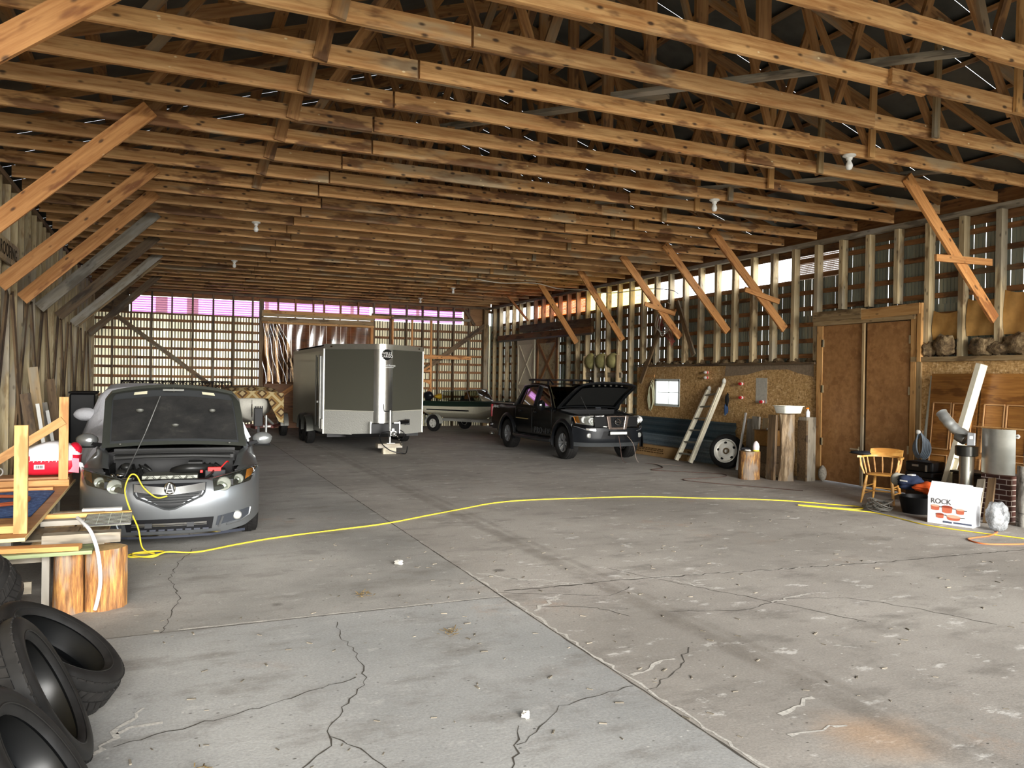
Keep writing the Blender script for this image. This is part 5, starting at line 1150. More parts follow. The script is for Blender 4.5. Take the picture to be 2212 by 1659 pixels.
def plank(name, x0,x1,y0,y1,z0,z1, m, label, rot=0, cat='board'):
    cx,cy = (x0+x1)/2,(y0+y1)/2; dx,dy = x1-x0,y1-y0; Ln = max(dx,dy); c_,s_ = math.cos(math.radians(rot)),math.sin(math.radians(rot))
    v = V((c_,s_,0)) if dx >= dy else V((-s_,c_,0))
    o = beam(name, V((cx,cy,(z0+z1)/2))-v*Ln/2, V((cx,cy,(z0+z1)/2))+v*Ln/2, min(dx,dy), z1-z0, W[m] if isinstance(m,str) else m); return tag(o, label, cat)
W['green'] = wood('green_board', '#9aa577', '#7d8a5c', '#55603f', '#8f8c74', .2, .2)
plank('bench_plank', -1.25,-.50,6.66,6.96,.473,.50,'green','faded green board lying along the front of the bench')
plank('bench_plank', -.945,-.72,7.0,8.6,.473,.505,'old','wide brown plank running back from the logs along the bench'); plank('bench_plank', -.70,-.44,7.02,8.6,.473,.505,'old','second brown plank of the bench, running back beside the glass tile')
plank('loose_plank', -.86,-.32,6.9,7.03,.507,.585,'grey','short thick grey plank lying across the bench end')
plank('loose_plank', -1.35,-.58,6.72,6.84,.502,.535,'brace','reddish brown plank lying slantwise over the green board',-7); 
plank('plywood_scrap', -1.02,-.66,7.1,7.62,.507,.522,'dark','stained plywood scrap lying on the bench planks')
plank('loose_plank', -.98,-.40,7.78,7.9,.507,.55,'grey','grey weathered plank across the bench behind the plywood scrap'); plank('loose_plank', -1.0,-.28,8.0,8.07,.507,.57,'honey','honey-coloured handle-like board reaching past the bench end')
plank('white_trim', -.95,-.52,8.25,8.36,.507,.53,white,'white trim board lying flat across the bench'); plank('white_trim', -.72,-.38,8.42,8.5,.507,.54,white,'short white trim strip farthest back on the bench')
t = thing('tile_sheet', 'grey-green glass tile panel lying over the bench edge', 'tile', T(-.45,7.42,.575) @ RX(3)); g = G(); g.bx(-.17,.19,-.1,.32,0,.012); ob('panel', g, glass('tile_glass','#8f9684',.25,.35), t); g = G(); g.bx(-.165,.185,-.095,.315,-.006,-.001); ob('backing', g, pm('#8e8e7c',.5,var=.1), t)
g = G(); 
for k in range(3): g.bx(-.165+.09*(k+1),-.161+.09*(k+1),-.095,.315,.0125,.0135)
for k in range(8): g.bx(-.165,.185,-.07+.05*k,-.067+.05*k,.0125,.0135)
ob('tile_joint', g, pm('#c9c9ba',.6), t)
cord('plastic_pipe', [(-.66,7.35,.64),(-.6,7.08,.645),(-.52,6.82,.61),(-.46,6.66,.48),(-.44,6.64,.28),(-.455,6.65,.14),(-.475,6.66,.05)], .014, pm('#f0f1f2',.3), 'white plastic pipe bent down over the log from the bench', 'pipe', 10)
pt = thing('plywood_platform', 'plywood sheet platform with a pale edge beside the grey sedan', 'platform', T(-1.55,8.6,0)); g = G(); g.bx(-.52,.59,-1.80,1.75,.575,.60); ob('sheet', g, W['ply'], pt)
g = G(); g.bx(.59,.596,-1.80,1.75,.574,.601); g.bx(-.52,.596,-1.806,-1.80,.574,.601); ob('sheet_edge', g, pm('#e3c78f',.7), pt)
for x in (-.4,.42):
    for y in (-1.48,1.55): beam('leg', (x,y,0), (x,y,.573), .09, .09, W['grey'], pt, up=(1,0,0))
fr = thing('lumber_frame', 'new yellow two-by-four frame with two posts standing on the plywood platform', 'frame', T(-1.15,8.6,.602))
beam('post', (.14,-1.62,.0), (.14,-1.62,.83), .09, .04, W['fresh'], fr, up=(0,1,0)); beam('post', (.13,1.18,.07), (.13,1.18,.97), .09, .04, W['fresh'], fr, up=(0,1,0))
beam('rail', (-.85,1.18,.035), (.19,1.18,.035), .09, .068, W['fresh'], fr); beam('rail', (-.85,-1.56,.03), (.09,-1.56,.03), .09, .055, W['fresh'], fr); beam('diagonal', (-.72,1.135,.12), (.13,1.135,.72), .09, .04, W['fresh'], fr, up=(0,1,0))
g = G(); g.sheet(lambda u,v: (-2.05+1.0*u, 7.75+1.6*v, .61+.006*math.sin(9*u+7*v)), 20, 20); g.sheet(lambda u,v: (-1.05-1.0*u, 7.75+1.6*v, .603), 2, 2)
def carpet():
    a = N('blue_carpet'); n = a.noise(a.vec(rnd=False), 22, 5, .75); return a.done(a.bsdf(a.ramp(n,(.3,lin('#16294a')),(.55,lin('#3a5f9a')),(.75,lin('#7a9ccc'))), .95, 0, n, .8, .02))
solo('carpet_piece', g, carpet(), 'worn blue carpet piece lying on the plywood platform', 'carpet')
g = G(); r = random.Random(4)
for k in range(2): 
    a0 = r.uniform(-.2,.2); g.tube(smoothpts([(-2.0,8.2+.12*k,.63),(-1.6,8.15+.1*k+a0*.3,.65),(-1.22-.03*k,8.3+.1*k,.64),(-1.2,8.65+.06*k,.64),(-1.55,8.75+.07*k,.65),(-2.0,8.7+.1*k,.63)],6), .011, 6)
solo('copper_cable', g, pm('#8a4428',.5), 'coiled reddish cable lying on the blue carpet piece', 'cable')
plank('loose_plank', -1.9,-.97,9.84,10.2,.603,.69,'ply','thick brown plywood block lying on the platform under the red bag'); plank('loose_plank', -2.0,-1.08,9.45,9.57,.603,.63,'brace','orange-brown plank at the back of the blue carpet piece')
bg_ = thing('shavings_bag', 'red and white plastic bag of wood shavings on the plywood platform', 'bag', T(-1.18,10.02,.70) @ RZ(-2))
def bagshape(o, zsel):
    g = G(); g.ball((0,0,0),1,28,16); out = []
    for p in g.v:
        p = V(p); f = lambda c,e: math.copysign(abs(c)**e,c); x = f(p.x,.45)*.31; y = f(p.y,.5)*.17; z = .17+f(p.z,.6)*.17
        z += .035*math.sin(3*x*3+1)*(z/.34) if z > .2 else 0; out.append((x*(1+o)+.008*math.sin(30*z+9*y), y*(1+o)+.01*math.sin(24*x), z*(1+o)))
    g.v = out; return g
g = bagshape(0, 0); half = G(); low = G()
for gg, sel in ((low, lambda z: z < .2), (half, lambda z: z >= .2)): gg.v = list(g.v); gg.f = [f for f in g.f if sel(sum(g.v[i][2] for i in f)/len(f))]
ob('red_wrap', low, pm('#cf1f35',.3,Specular_IOR_Level=.5), bg_, 60); ob('white_top', half, pm('#eceaec',.3,Specular_IOR_Level=.5), bg_, 60)
g = G(); g.sheet(lambda u,v: (.12+.19*u, -.176+.02*math.sin(3*u), .05+.16*v-.02*u), 6, 6); ob('pink_panel', g, pm('#e58fa0',.35), bg_, 60)
g = G(); g.bx(-.12,-.02,-.186,-.18,.08,.13); ob('barcode_label', g, white, bg_); g = G()
for k in range(9): g.bx(-.105+.008*k,-.101+.008*k+.002*(k%2),-.188,-.186,.09,.122)
ob('barcode_bar', g, blk, bg_); g = G(); r = random.Random(6)
for k in range(14): x = -.27+.036*k; g.bar((x,-.183,.155+.012*(k%2)),(x+.012,-.183,.185),.006,.008,(0,1,0))
ob('printed_stroke', g, white, bg_)
g = G(); g.tube(smoothpts([(.28,-.1,.12),(.33,-.12,.1),(.345,-.13,.0),(.34,-.13,-.12)],5), [.03]*5+[.022]*5+[.016]*6, 8); ob('tied_end', g, pm('#f2eef2',.3), bg_, 60)
g = G(); g.bx(.2,.29,.02,.12,.33,.36); ob('red_stripe', lump((.24,.02,.27),(.075,.15,.085),33,16,10,.05,2), pm('#cf1f35',.3), bg_, 60)
g = G(); g.lathe([(.045,-.022),(.05,0),(.045,.022),(.035,0)], 20, T(-1.66,10.0,.745) @ RX(80), False, True); solo('tape_roll', g, white, 'white roll of tape standing beside the red bag', 'tape', smooth=40)
# boards and tools leaning on the board wall behind the bench
for i,(y,h,mt,l) in enumerate(((13.6,1.5,'dark','dark board leaning on the board wall, nearest'),(14.3,1.9,'old','pale slat leaning on the board wall by the white strips'),(15.4,1.3,'grey','grey board leaning on the board wall in front of the black crate'),(16.3,1.7,'dark','dark board leaning on the board wall close to the black crate'))):
    o = beam('leaning_board', (XL+.40,y-.2,.0), (XL+.16,y,h), .03, .14, W[mt], None, (1,0,0)); o.location.z += .012; tag(o, l, 'board', 'boards leaning on the board wall')
for i,(y,h,l) in enumerate(((13.9,1.35,'white plastic strip leaning on the board wall, nearest'),(15.0,1.2,'white plastic strip leaning on the board wall, farther one'))):
    o = beam('white_strip', (XL+.5,y-.2,.02), (XL+.28,y,h), .012, .05, white, None, (1,0,0)); tag(o, l, 'strip', 'white strips by the board wall')
# ------------------------------------------------------------------ things along the strand-board wall
def corrp(g, p0, p1, q0, q1, n, d):
    """ribbed panel; p0-p1 the lower edge, q0-q1 the upper edge, ribs run along the length"""
    p0,p1,q0,q1 = map(V,(p0,p1,q0,q1)); nrm = (p1-p0).cross(q0-p0).normalized(); rows = []
    for k in range(n*4+1):
        t = k/(n*4); o = nrm*(d if k%4 in (1,2) else 0); rows.append((p0.lerp(q0,t)+o, p1.lerp(q1,t)+o))
    g.add([a for r_ in rows for a in r_], [(2*i,2*i+1,2*i+3,2*i+2) for i in range(n*4)])
t = thing('roofing_panel', 'dark blue-grey ribbed metal panel leaning on the strand-board wall', 'panel', T(11.36,15.9,0)); g = G(); corrp(g,(.0,2.1,.0),(.0,-2.2,.0),(.115,2.1,.93),(.115,-2.2,.95),6,-.02); ob('sheet', g, pm('#43555e',.45,.3,var=.1), t)
t = thing('roofing_panel', 'paler blue-grey ribbed metal panel in front of the dark panel, behind the long carton', 'panel', T(11.30,15.9,0)); g = G(); corrp(g,(-.02,2.0,.0),(-.04,-2.1,.0),(.05,2.0,.52),(.05,-2.1,.52),4,-.02); ob('sheet', g, pm('#7e909a',.4,.4,var=.1), t)
card = pm('#9a7a50', .8, var=.12, sc=6)
t = thing('long_carton', 'long flat cardboard carton lying along the ribbed panels', 'carton', T(11.09,16.05,0) @ RZ(3)); g = G(); g.bx(-.10,.10,-1.15,1.2,0,.26); ob('carton_body', g, card, t, bev=.006)
g = G(); g.add([(-.11,-1.15,.26),(.08,-1.15,.26),(.1,-1.33,.22),(-.08,-1.35,.2)],[(0,1,2,3)]); g.add([(-.11,-1.15,.02),(-.11,-1.15,.25),(-.2,-1.3,.24),(-.2,-1.3,.03)],[(0,1,2,3)]); ob('end_flap', g, pm('#b39468',.8), t)
g = G(); r = random.Random(1)
for row in (.19,.15,.10):
    y = .8
    while y > -.3: w_ = r.uniform(.05,.14); g.bx(-.113,-.1105,y-w_,y,row-.012,row+.012); y -= w_+.03
ob('printed_lines', g, pm('#5d4426',.8), t)
# ladder
alw = pm('#d6cfb8', .45, .2, var=.08)
lad = thing('step_ladder', 'pale aluminium ladder leaning on the strand-board wall', 'ladder', T(11.1,14.6,0)); L0,L1 = V((-.27,.39,.03)),V((-.32,-.21,.03)); U0,U1 = V((.32,.02,1.66)),V((.30,-.44,1.72))
for a,b in ((L0,U0),(L1,U1)): beam('rail', a, b, .09, .05, alw, lad, up=(0,1,0))
for a,b in ((L0+V((.05,-.02,.06)),U0+V((.05,.03,-.02))),(L1+V((.05,-.02,.07)),U1+V((.05,-.05,.1)))): beam('rear_rail', a, b, .07, .04, alw, lad, up=(0,1,0))
for k in range(6):
    f = .10+.165*k; a = L0.lerp(U0,f); b = L1.lerp(U1,f); beam('tread', a+V((.02,0,0)), b+V((.02,0,0)), .12, .03, pm('#8e8a7a',.5,.4), lad)
for p in (U0+V((.05,.03,.03)),U1+V((.055,-.05,.15))): g = G(); g.ball(p,(.045,.05,.07),12,8); ob('rubber_tip', g, pm('#c9c6ba',.6), lad, 60)
# spare wheel with a white steel rim
def spare(c, n_):
    n = V(n_).normalized(); u = V((0,0,1)); y = u.cross(n).normalized(); z = n.cross(y); M = Matrix(((n.x,y.x,z.x,c[0]),(n.y,y.y,z.y,c[1]),(n.z,y.z,z.z,c[2]),(0,0,0,1)))
    t = thing('spare_wheel', 'tyre on a white steel rim leaning on the ribbed metal panel', 'wheel', M); g, g2 = tyre_mesh('x', .365, .25, .2, inner=False); ob('carcass', g, rub, t, 40); ob('tread', g2, rub, t)
    g = G(); M2 = RY(90); g.lathe([(.262,.078),(.255,.09),(.24,.088),(.225,.03),(.2,.015),(.15,.045),(.1,.05),(.07,.035),(.07,.0),(0,.0)], 40, M2, False); ob('rim', g, pm('#dedbd0',.35,.1), t, 40)
    g = G(); g.lathe([(.05,.036),(.068,.045),(.066,.052),(.045,.053),(.045,.02)], 28, M2, False); ob('centre_hole', g, pm('#5d4c34',.5), t, 40); g = G()
    for k in range(5): a = 2*PI*k/5+.5; g = G(); g.ball((.03,.178*math.cos(a),.178*math.sin(a)),(.012,.034,.03),12,6); ob('rim_slot', g, blk, t, 60)
spare((11.0,13.42,.37), (-.86,-.46,.22))
# round of log with things on top
lg2 = log('tree_round', 10.26, 11.86, 0, .53, .185, 'upright round of golden bark log in front of the crates', W['bark'], 12, 'stump')
solo('work_glove', lump((10.22,11.93,.575),(.10,.055,.03),21), pm('#141417',.7), 'black glove lying on the bark log round', 'glove', smooth=60); solo('paper_towel', lump((10.15,11.78,.553),(.05,.06,.02),22), white, 'crumpled white paper on the bark log round', 'paper', smooth=60)
t = thing('cleaner_bottle', 'pinkish white bottle with a yellow base standing on the bark log round', 'bottle', T(10.37,11.8,.532)); g = G(); g.lathe([(0,.03),(.06,.03),(.065,.09),(.05,.15),(.02,.19),(0,.2)],20); ob('bottle_body', g, pm('#dccfce',.35), t, 60); g = G(); g.lathe([(0,0),(.062,.0),(.062,.03),(0,.03)],20); ob('label_band', g, pm('#d8cf4e',.5), t, 40)
o = beam('metal_pole', (10.92,13.0,.02), (11.08,12.93,1.22), .035, .035, pm('#e8e8e2',.35,.5), None, (0,1,0)); tag(o, 'slim white pole leaning behind the bark log round', 'pole')
for x,y,w_,h,mt,l in ((11.28,13.07,.16,1.08,'grey','grey board standing upright next to the spare wheel'),(11.25,12.86,.2,1.14,'grey','wide dark-grained board standing upright behind the white pole'),(11.3,12.62,.16,1.12,'old','pale board standing upright nearest the stacked crates')):
    o = beam('upright_board', (x,y,0), (x+.05,y,h), w_, .05, W[mt], None, (1,0,0)); o.location.z += .003; tag(o, l, 'board', 'upright boards by the wheel')
t = solo('timber_block', G().bx(10.72,11.35,11.92,12.28,0,.27), W['dark'], 'dark weathered timber block at the bottom of the crate stack', 'block', bev=.01); t = solo('timber_block', G().bx(10.72,11.45,11.9,12.3,.272,.6), W['dark'], 'weathered timber block in the middle of the crate stack', 'block', bev=.01)
t = thing('cardboard_box', 'brown cardboard box on top of the crate stack', 'box', T(11.06,12.12,.602)); g = G(); g.bx(-.3,.34,-.18,.18,0,.3); ob('box_body', g, pm('#8a6334',.75,var=.1), t, bev=.006); g = G(); g.bx(-.32,.36,-.2,.2,.3,.312); ob('lid_flap', g, pm('#7a5834',.8), t); solo('white_rag', lump((10.95,12.1,.935),(.05,.05,.02),24), white, 'small white rag on the brown cardboard box', 'rag', smooth=60)
g = G(); g.lathe([(0,0),(.03,0),(.03,.26),(0,.26)],16, T(10.60,11.76,.032) @ RY(90)); solo('pale_tube', g, pm('#e6dfae',.5), 'pale yellow tube lying on the floor below the crates', 'tube', smooth=40)
t = thing('split_log', 'tall split log with torn bark holding the white basin', 'log', T(10.78,11.42,0))
g = G(); rs = []
for k in range(13):
    z = 1.26*k/12; rs.append([((.135+.018*math.sin(3*a+k*.5)+.012*math.sin(7*a-k*.4))*math.cos(a)*(1.12-.12*k/12), (.12+.015*math.sin(4*a+k*.3))*math.sin(a), z) for a in [2*PI*j/22 for j in range(22)]])
g.rings(rs); ob('trunk', g, bark('split_log_wood','#b8a384','#8a7458','#54432f',2.2), t, 50)
o = beam('upright_board', (10.58,11.62,0), (10.62,11.62,1.24), .06, .2, W['dark'], None, (0,1,0)); tag(o, 'dark plank standing upright close behind the split log', 'board')
t = thing('fence_post', 'square weathered grey post beside the split log, under the spray bottle', 'post', T(11.16,11.30,0)); beam('post_shaft', (0,0,0), (0,0,1.21), .2, .24, W['grey'], t, up=(1,0,0)); g = G(); g.bx(-.13,-.09,-.11,.11,0,1.15); ob('split_side', g, W['dark'], t)
def basin(c):
    t = thing('wash_basin', 'white rectangular plastic basin standing on the split log', 'basin', T(*c)); g = G(); o = []
    def rr(w_,d_,z,r_=.04): return [(sx*(w_-r_)+r_*math.cos(a), sy*(d_-r_)+r_*math.sin(a), z) for sx,sy,a0 in ((1,1,0),(-1,1,PI/2),(-1,-1,PI),(1,-1,1.5*PI)) for a in [a0+PI/2*k/4 for k in range(5)]]
    g.rings([rr(.19,.13,0),rr(.20,.14,.01),rr(.225,.165,.13),rr(.245,.185,.135),rr(.245,.185,.145),rr(.22,.16,.145),rr(.19,.13,.02)], True, True); ob('tub', g, pm('#f0efe2',.4), t, 50)
basin((10.82,11.44,1.275)); 
t = thing('spray_bottle', 'white spray bottle with an orange nozzle on the grey post', 'bottle', T(11.14,11.27,1.212)); g = G(); g.lathe([(0,0),(.035,0),(.037,.1),(.015,.13),(.015,.15),(0,.15)],16); ob('bottle_body', g, pm('#e3e6ea',.3), t, 50); g = G(); g.bx(-.03,.02,-.012,.012,.15,.18); g.bar((-.03,0,.17),(-.05,0,.16),.012,.012); ob('nozzle', g, pm('#d8812e',.4), t)
solo('stone_block', lump((11.39,11.13,.15),(.085,.08,.15),29,14,10,.08,3), pm('#8b857a',.9,var=.25,sc=30), 'rough grey stone block by the door jamb', 'stone', smooth=50)
# cans nailed to the wall, gloves, cable coil
for i,(y,z,l,c) in enumerate(((14.73,2.07,'white drinks can fixed high on the strand board, upper of the pair',0),(14.73,1.95,'white drinks can fixed high on the strand board, lower of the pair',0),(13.53,1.82,'red drinks can fixed on the strand board above the others left of the grey patch',1),(13.52,1.52,'red and white drinks can on the strand board, beside the lower edge of the patch',1),(12.87,1.45,'red drinks can fixed on the strand board below the grey patch',1))):
    t = thing('drinks_can', l, 'can', T(XR-.021,y,z) @ RZ(8) @ RX(12) @ RY(-90), 'cans on the strand-board wall'); g = G(); g.lathe([(0,0),(.026,0),(.033,.012),(.033,.1),(.026,.115),(.026,.12),(0,.117)],20); ob('can_body', g, pm('#c2242a' if c else '#dcd8d2',.3,.3), t, 40)
    g = G(); g.lathe([(.0335,.03),(.0335,.075)],20,None,False); ob('can_print', g, pm('#e9e6e2' if c else '#c8473f',.3,.2), t, 40)
t = thing('hanging_gloves', 'dark blue and black work gloves hanging on the strand board beside the ladder', 'gloves', T(XR-.08,13.98,1.4)); ob('black_glove', lump((0,0,.06),(.04,.06,.13),41), pm('#17181a',.8), t, 60); ob('blue_glove', lump((0,.03,-.16),(.04,.05,.12),42), pm('#2f4363',.8), t, 60); g = G(); g.ball((0,.06,-.27),.03); ob('white_cuff', g, white, t, 60); g = G(); g.tube([(.05,0,.17),(0,0,.19)],.01,6); ob('hook', g, blk, t)
g = G(); r = random.Random(8)
for k in range(7):
    w_ = .14+.05*r.random(); h_ = .28+.05*r.random(); g.tube([(XR-.03-.008*k, 17.0+r.uniform(-.02,.02)+w_*.6*math.sin(2*PI*j/20), 1.55-.04*k*.5+h_*math.cos(2*PI*j/20)*(1 if math.cos(2*PI*j/20)>0 else 1.1)) for j in range(21)], .008, 5)
solo('cable_coil', g, pm('#b9b796',.6), 'coil of pale green cable hanging beside the small window', 'cable', smooth=60)
t = thing('paper_patch_nail', 'x', 'x') if False else None
# boards, insulation scraps and cords in the far stud bays
o = beam('dark_prop', (XR-.1,16.95,1.9), (XR-.05,15.05,2.36+1.4), .04, .1, W['dark'], None, (1,0,0)) if False else None
bs = thing('bracket_shelf', 'dark diagonal stay and electrical box with loose red and white wires on the stud wall', 'bracket', T(XR-.08,16.35,3.1))
beam('stay_board', (0,1.12,-1.3), (0,-.1,.7), .13, .04, W['dark'], bs, up=(1,0,0)); beam('stay_board', (-.045,-.5,.7), (-.045,-1.2,-.62), .13, .04, W['dark'], bs, up=(1,0,0)); beam('cross_arm', (-.12,.1,.52), (.03,-.35,.5), .05, .07, W['brace'], bs); g = G(); g.lathe([(0,0),(.06,0),(.06,.05),(0,.05)],16,T(-.05,-.1,.15) @ RY(-90)); ob('electric_box', g, pm('#cfc9b6',.5), bs, 40)
g = G(); r = random.Random(3)
for k in range(4): g.tube(smoothpts([(-.15,.15-.1*k,.5),(-.1,.2-.05*k,.2),(-.08,-.1*k,-.05+.05*k),(-.06,-.25-.05*k,-.25),(-.05,-.3-.05*k,-.4+.05*k)],5), .009, 5)
ob('loose_wire', g, pm('#a33a36',.5), bs, 60); g = G()
for k in range(3): g.tube(smoothpts([(-.15,.1-.1*k,.5),(-.16,.25-.1*k,.15),(-.12,.0,-.02-.05*k),(-.1,-.2-.08*k,.1)],5), .01, 5)
ob('white_wire', g, pm('#dcd6c8',.5), bs, 60)
wr_ = thing('wall_rack', 'grey rack of upright slats holding yellow foam pads behind the pickup', 'rack', T(XR-.25,19.0,0))
for y in (1.2,.55,-.05,-.65): beam('slat', (0,y,0), (0,y,2.55), .05, .09, W['stud'], wr_, up=(1,0,0))
for z in (.9,2.0): beam('rail', (.05,-.8,z), (.05,1.3,z), .04, .14, W['grey'], wr_)
for i,y in enumerate((.88,.25,-.35)): ob('foam_pad', lump((0.02,y,2.4),(.12,.26,.22),90+i,12,8,.12,3), pm('#a8a06a',.9,var=.1), wr_, 50)
# ------------------------------------------------------------------ corner beyond the double doors
def pdoor(c, rz, lean, label, knob):
    t = thing('panel_door', label, 'door panel', T(*c) @ RZ(rz) @ RX(lean)); g = G(); W_,H_ = .82,2.04; g.bx(0,W_,-.02,.02,0,H_); ob('door_slab', g, W['oak'], t)
    for x0 in (.10,.45):
        for z0,z1 in ((.18,.72),(.86,1.55),(1.66,1.9)):
            if z1 > 1.6: continue
            g = G(); g.bx(x0,x0+.27,-.028,-.02,z0,z1); ob('raised_panel', g, W['oak'], t, bev=.008); g = G()
            for a,b in (((x0-.02,z0-.02),(x0+.29,z0-.02)),((x0+.29,z0-.02),(x0+.29,z1+.02)),((x0+.29,z1+.02),(x0-.02,z1+.02)),((x0-.02,z1+.02),(x0-.02,z0-.02))): g.bar((a[0],-.026,a[1]),(b[0],-.026,b[1]),.016,.02,(0,1,0))
            ob('panel_moulding', g, pm('#c79a6a',.35), t)
    if knob: g = G(); g.lathe([(0,.03),(.03,.025),(.035,0),(0,0)],20,T(.62,-.02,1.12) @ RX(90)); kb = ob('knob_rose', g, pm('#efece4',.3), t, 40); g = G(); g.lathe([(0,.003),(.007,0)],10,T(.608,-.05,1.125) @ RX(90)); g.lathe([(0,.003),(.007,0)],10,T(.632,-.05,1.125) @ RX(90)); ob('rose_screw', g, blk, kb)
    return t
pdoor((11.2,8.84,.008), -90, -5.5, 'oak panel door leaning on the wall beside the double-door jamb', False); pdoor((11.2,7.98,.008), -90, -5.5, 'oak panel door with a white knob rose, leaning behind the metal sheet', True)
t = thing('white_tube', 'pale tube leaning upright between the jamb and the panel door', 'tube', Matrix()); o = ob('tube_shaft', G().tube([(11.28,8.97,.01),(11.44,8.87,2.0)], .035, 14), pm('#cfd3c6',.35), t, 60)
t = thing('hose_coil', 'blue-grey hose hung in a coil over a white peg against the panel door', 'hose', T(11.09,8.80,.96)); g = G(); r = random.Random(2)
for k in range(6): w_ = .06+.02*k; g.tube([(.01*k-.02, w_*math.sin(2*PI*j/18), .18*math.cos(2*PI*j/18)*1.0-.05-.015*k) for j in range(19)], .013, 6)
ob('hose_loops', g, pm('#75808a',.5), t, 60); g = G(); g.lathe([(0,0),(.03,0),(.035,.03),(0,.04)],16,T(-.04,0,.14) @ RY(-90)); ob('peg', g, white, t, 40); g = G(); g.bar((.02,.0,-.96),(.02,0,.16),.04,.04,(1,0,0)); ob('peg_post', g, W['dark'], t)
t = thing('vinyl_channel', 'white hollow channel post leaning across the panel doors', 'channel', Matrix()); a,b = V((10.86,8.26,.03)),V((11.24,7.91,2.18)); M = frame(a,b,(0,1,0)); g = G(); L_ = (b-a).length; g.bx(0,L_,-.075,.075,.02,.03,M); g.bx(0,L_,-.08,-.06,-.05,.03,M); g.bx(0,L_,.06,.08,-.05,.03,M); g.bx(.75,L_,-.06,.06,-.05,-.04,M); ob('channel_body', g, pm('#ddd6bf',.4), t)
# chair
ch = thing('spindle_armchair', 'honey-coloured wooden spindle armchair by the double doors', 'chair', T(10.28,8.82,0) @ RZ(-66)); hm = W['honey']
g = G(); g.ball((0,0,.44),(.24,.23,.022),24,8); ob('seat', g, hm, ch, 60)
for x,y in ((-.18,-.17),(.18,-.17),(-.16,.17),(.16,.17)):
    g = G(); g.tube([(x*1.35,y*1.4,0),(x*1.22,y*1.25,.14),(x*1.12,y*1.12,.27),(x,y,.43)], [.014,.022,.026,.017], 10); ob('leg', g, hm, ch, 60)
g = G()
for s in (-1,1): g.tube([(s*.2,-.21,.15),(s*.19,.21,.15)],.011,8); g.tube([(s*.2,-.2,.26),(s*.185,.2,.26)],.011,8)
g.tube([(-.2,-.2,.2),(.2,-.2,.2)],.011,8); g.tube([(-.19,.2,.2),(.19,.2,.2)],.011,8); ob('stretcher', g, hm, ch, 60)
arc = [(-.30,-.20),(-.29,-.05),(-.27,.08),(-.20,.19),(-.08,.24),(.08,.24),(.20,.19),(.27,.08),(.29,-.05),(.30,-.20)]
g = G(); g.rings([[(x*o_,y*o_,z) for o_,z in ((.88,.70),(1.06,.70),(1.06,.73),(.88,.73))] for x,y in arc]); ob('arm_rail', g, hm, ch, 40)
for x,y in arc[1:-1]:
    g = G(); g.tube([(x*.78,y*.86,.45),(x*.87,y*.92,.56),(x*.97,y*.97,.71)], [.009,.016,.009], 8); ob('spindle', g, W['fresh'], ch, 60)
for s in (-1,1): g = G(); g.tube([(s*.22,-.17,.45),(s*.27,-.18,.58),(s*.285,-.18,.71)], [.012,.02,.012], 8); ob('spindle', g, W['fresh'], ch, 60)
g = G(); g.rings([[(x,y,z) for y,z in ((.19-.5*abs(x)**1.6,.73),(.235-.5*abs(x)**1.6,.73),(.27-.5*abs(x)**1.6,.84-.6*abs(x)**2.5),(.23-.5*abs(x)**1.6,.84-.6*abs(x)**2.5))] for x in [-.24+.04*k for k in range(13)]]); ob('back_crest', g, hm, ch, 60)
q = WM[ch.name] @ V((-.29,-.1,.76)); solo('knitted_hat', lump((q.x,q.y,q.z+.005),(.12,.16,.03),44), pm('#24262c',.8), 'black hat lying on the arm of the spindle chair', 'hat', smooth=60)
# stove, tool case, bundles
st_ = thing('iron_stove', 'dark brown cast box stove behind the clothes bundle', 'stove', T(11.0,7.76,0)); g = G(); g.bx(-.24,.13,-.24,.24,.1,.56); ob('stove_body', g, pm('#2a2018',.5,.3), st_, bev=.02); g = G(); g.bx(-.26,.15,-.26,.26,.56,.59); ob('top_plate', g, pm('#201a15',.5,.3), st_, bev=.005); g = G(); g.bx(-.245,-.24,-.2,.2,.2,.45); g.ball((-.25,0,.33),(.012,.05,.07)); ob('stove_door', g, pm('#4b3d2c',.5,.3), st_, 50)
for x in (-.2,.1):
    for y in (-.2,.2): g = G(); g.bx(x-.02,x+.02,y-.02,y+.02,0,.1); ob('leg', g, blk, st_)
tc_ = thing('tool_case', 'black plastic tool case lying on a dark crate beside the chair', 'case', T(10.90,8.55,.415) @ RZ(8)); g = G(); g.bx(-.2,.17,-.22,.22,.09,.25); ob('upper_shell', g, pm('#0d0d0e',.35), tc_, bev=.03); g = G(); g.bx(-.2,.17,-.22,.22,0,.088); ob('lower_shell', g, pm('#121213',.4), tc_, bev=.02); g = G(); g.bx(-.21,-.198,.0,.1,.17,.2); g.bx(-.21,-.198,-.14,-.11,.1,.2); ob('latch', g, steel, tc_)
solo('dark_crate', G().bx(10.72,11.06,8.38,8.76,0,.41,None), pm('#241a12',.8), 'dark low crate under the black tool case', 'crate')
tb_ = thing('black_tub', 'black tub on the floor under the orange and navy clothes', 'tub', T(9.98,7.95,0)); g = G(); g.lathe([(0,0),(.2,0),(.25,.24),(.235,.24),(.19,.02),(0,.02)],24); ob('tub_body', g, blk, tb_, 40)
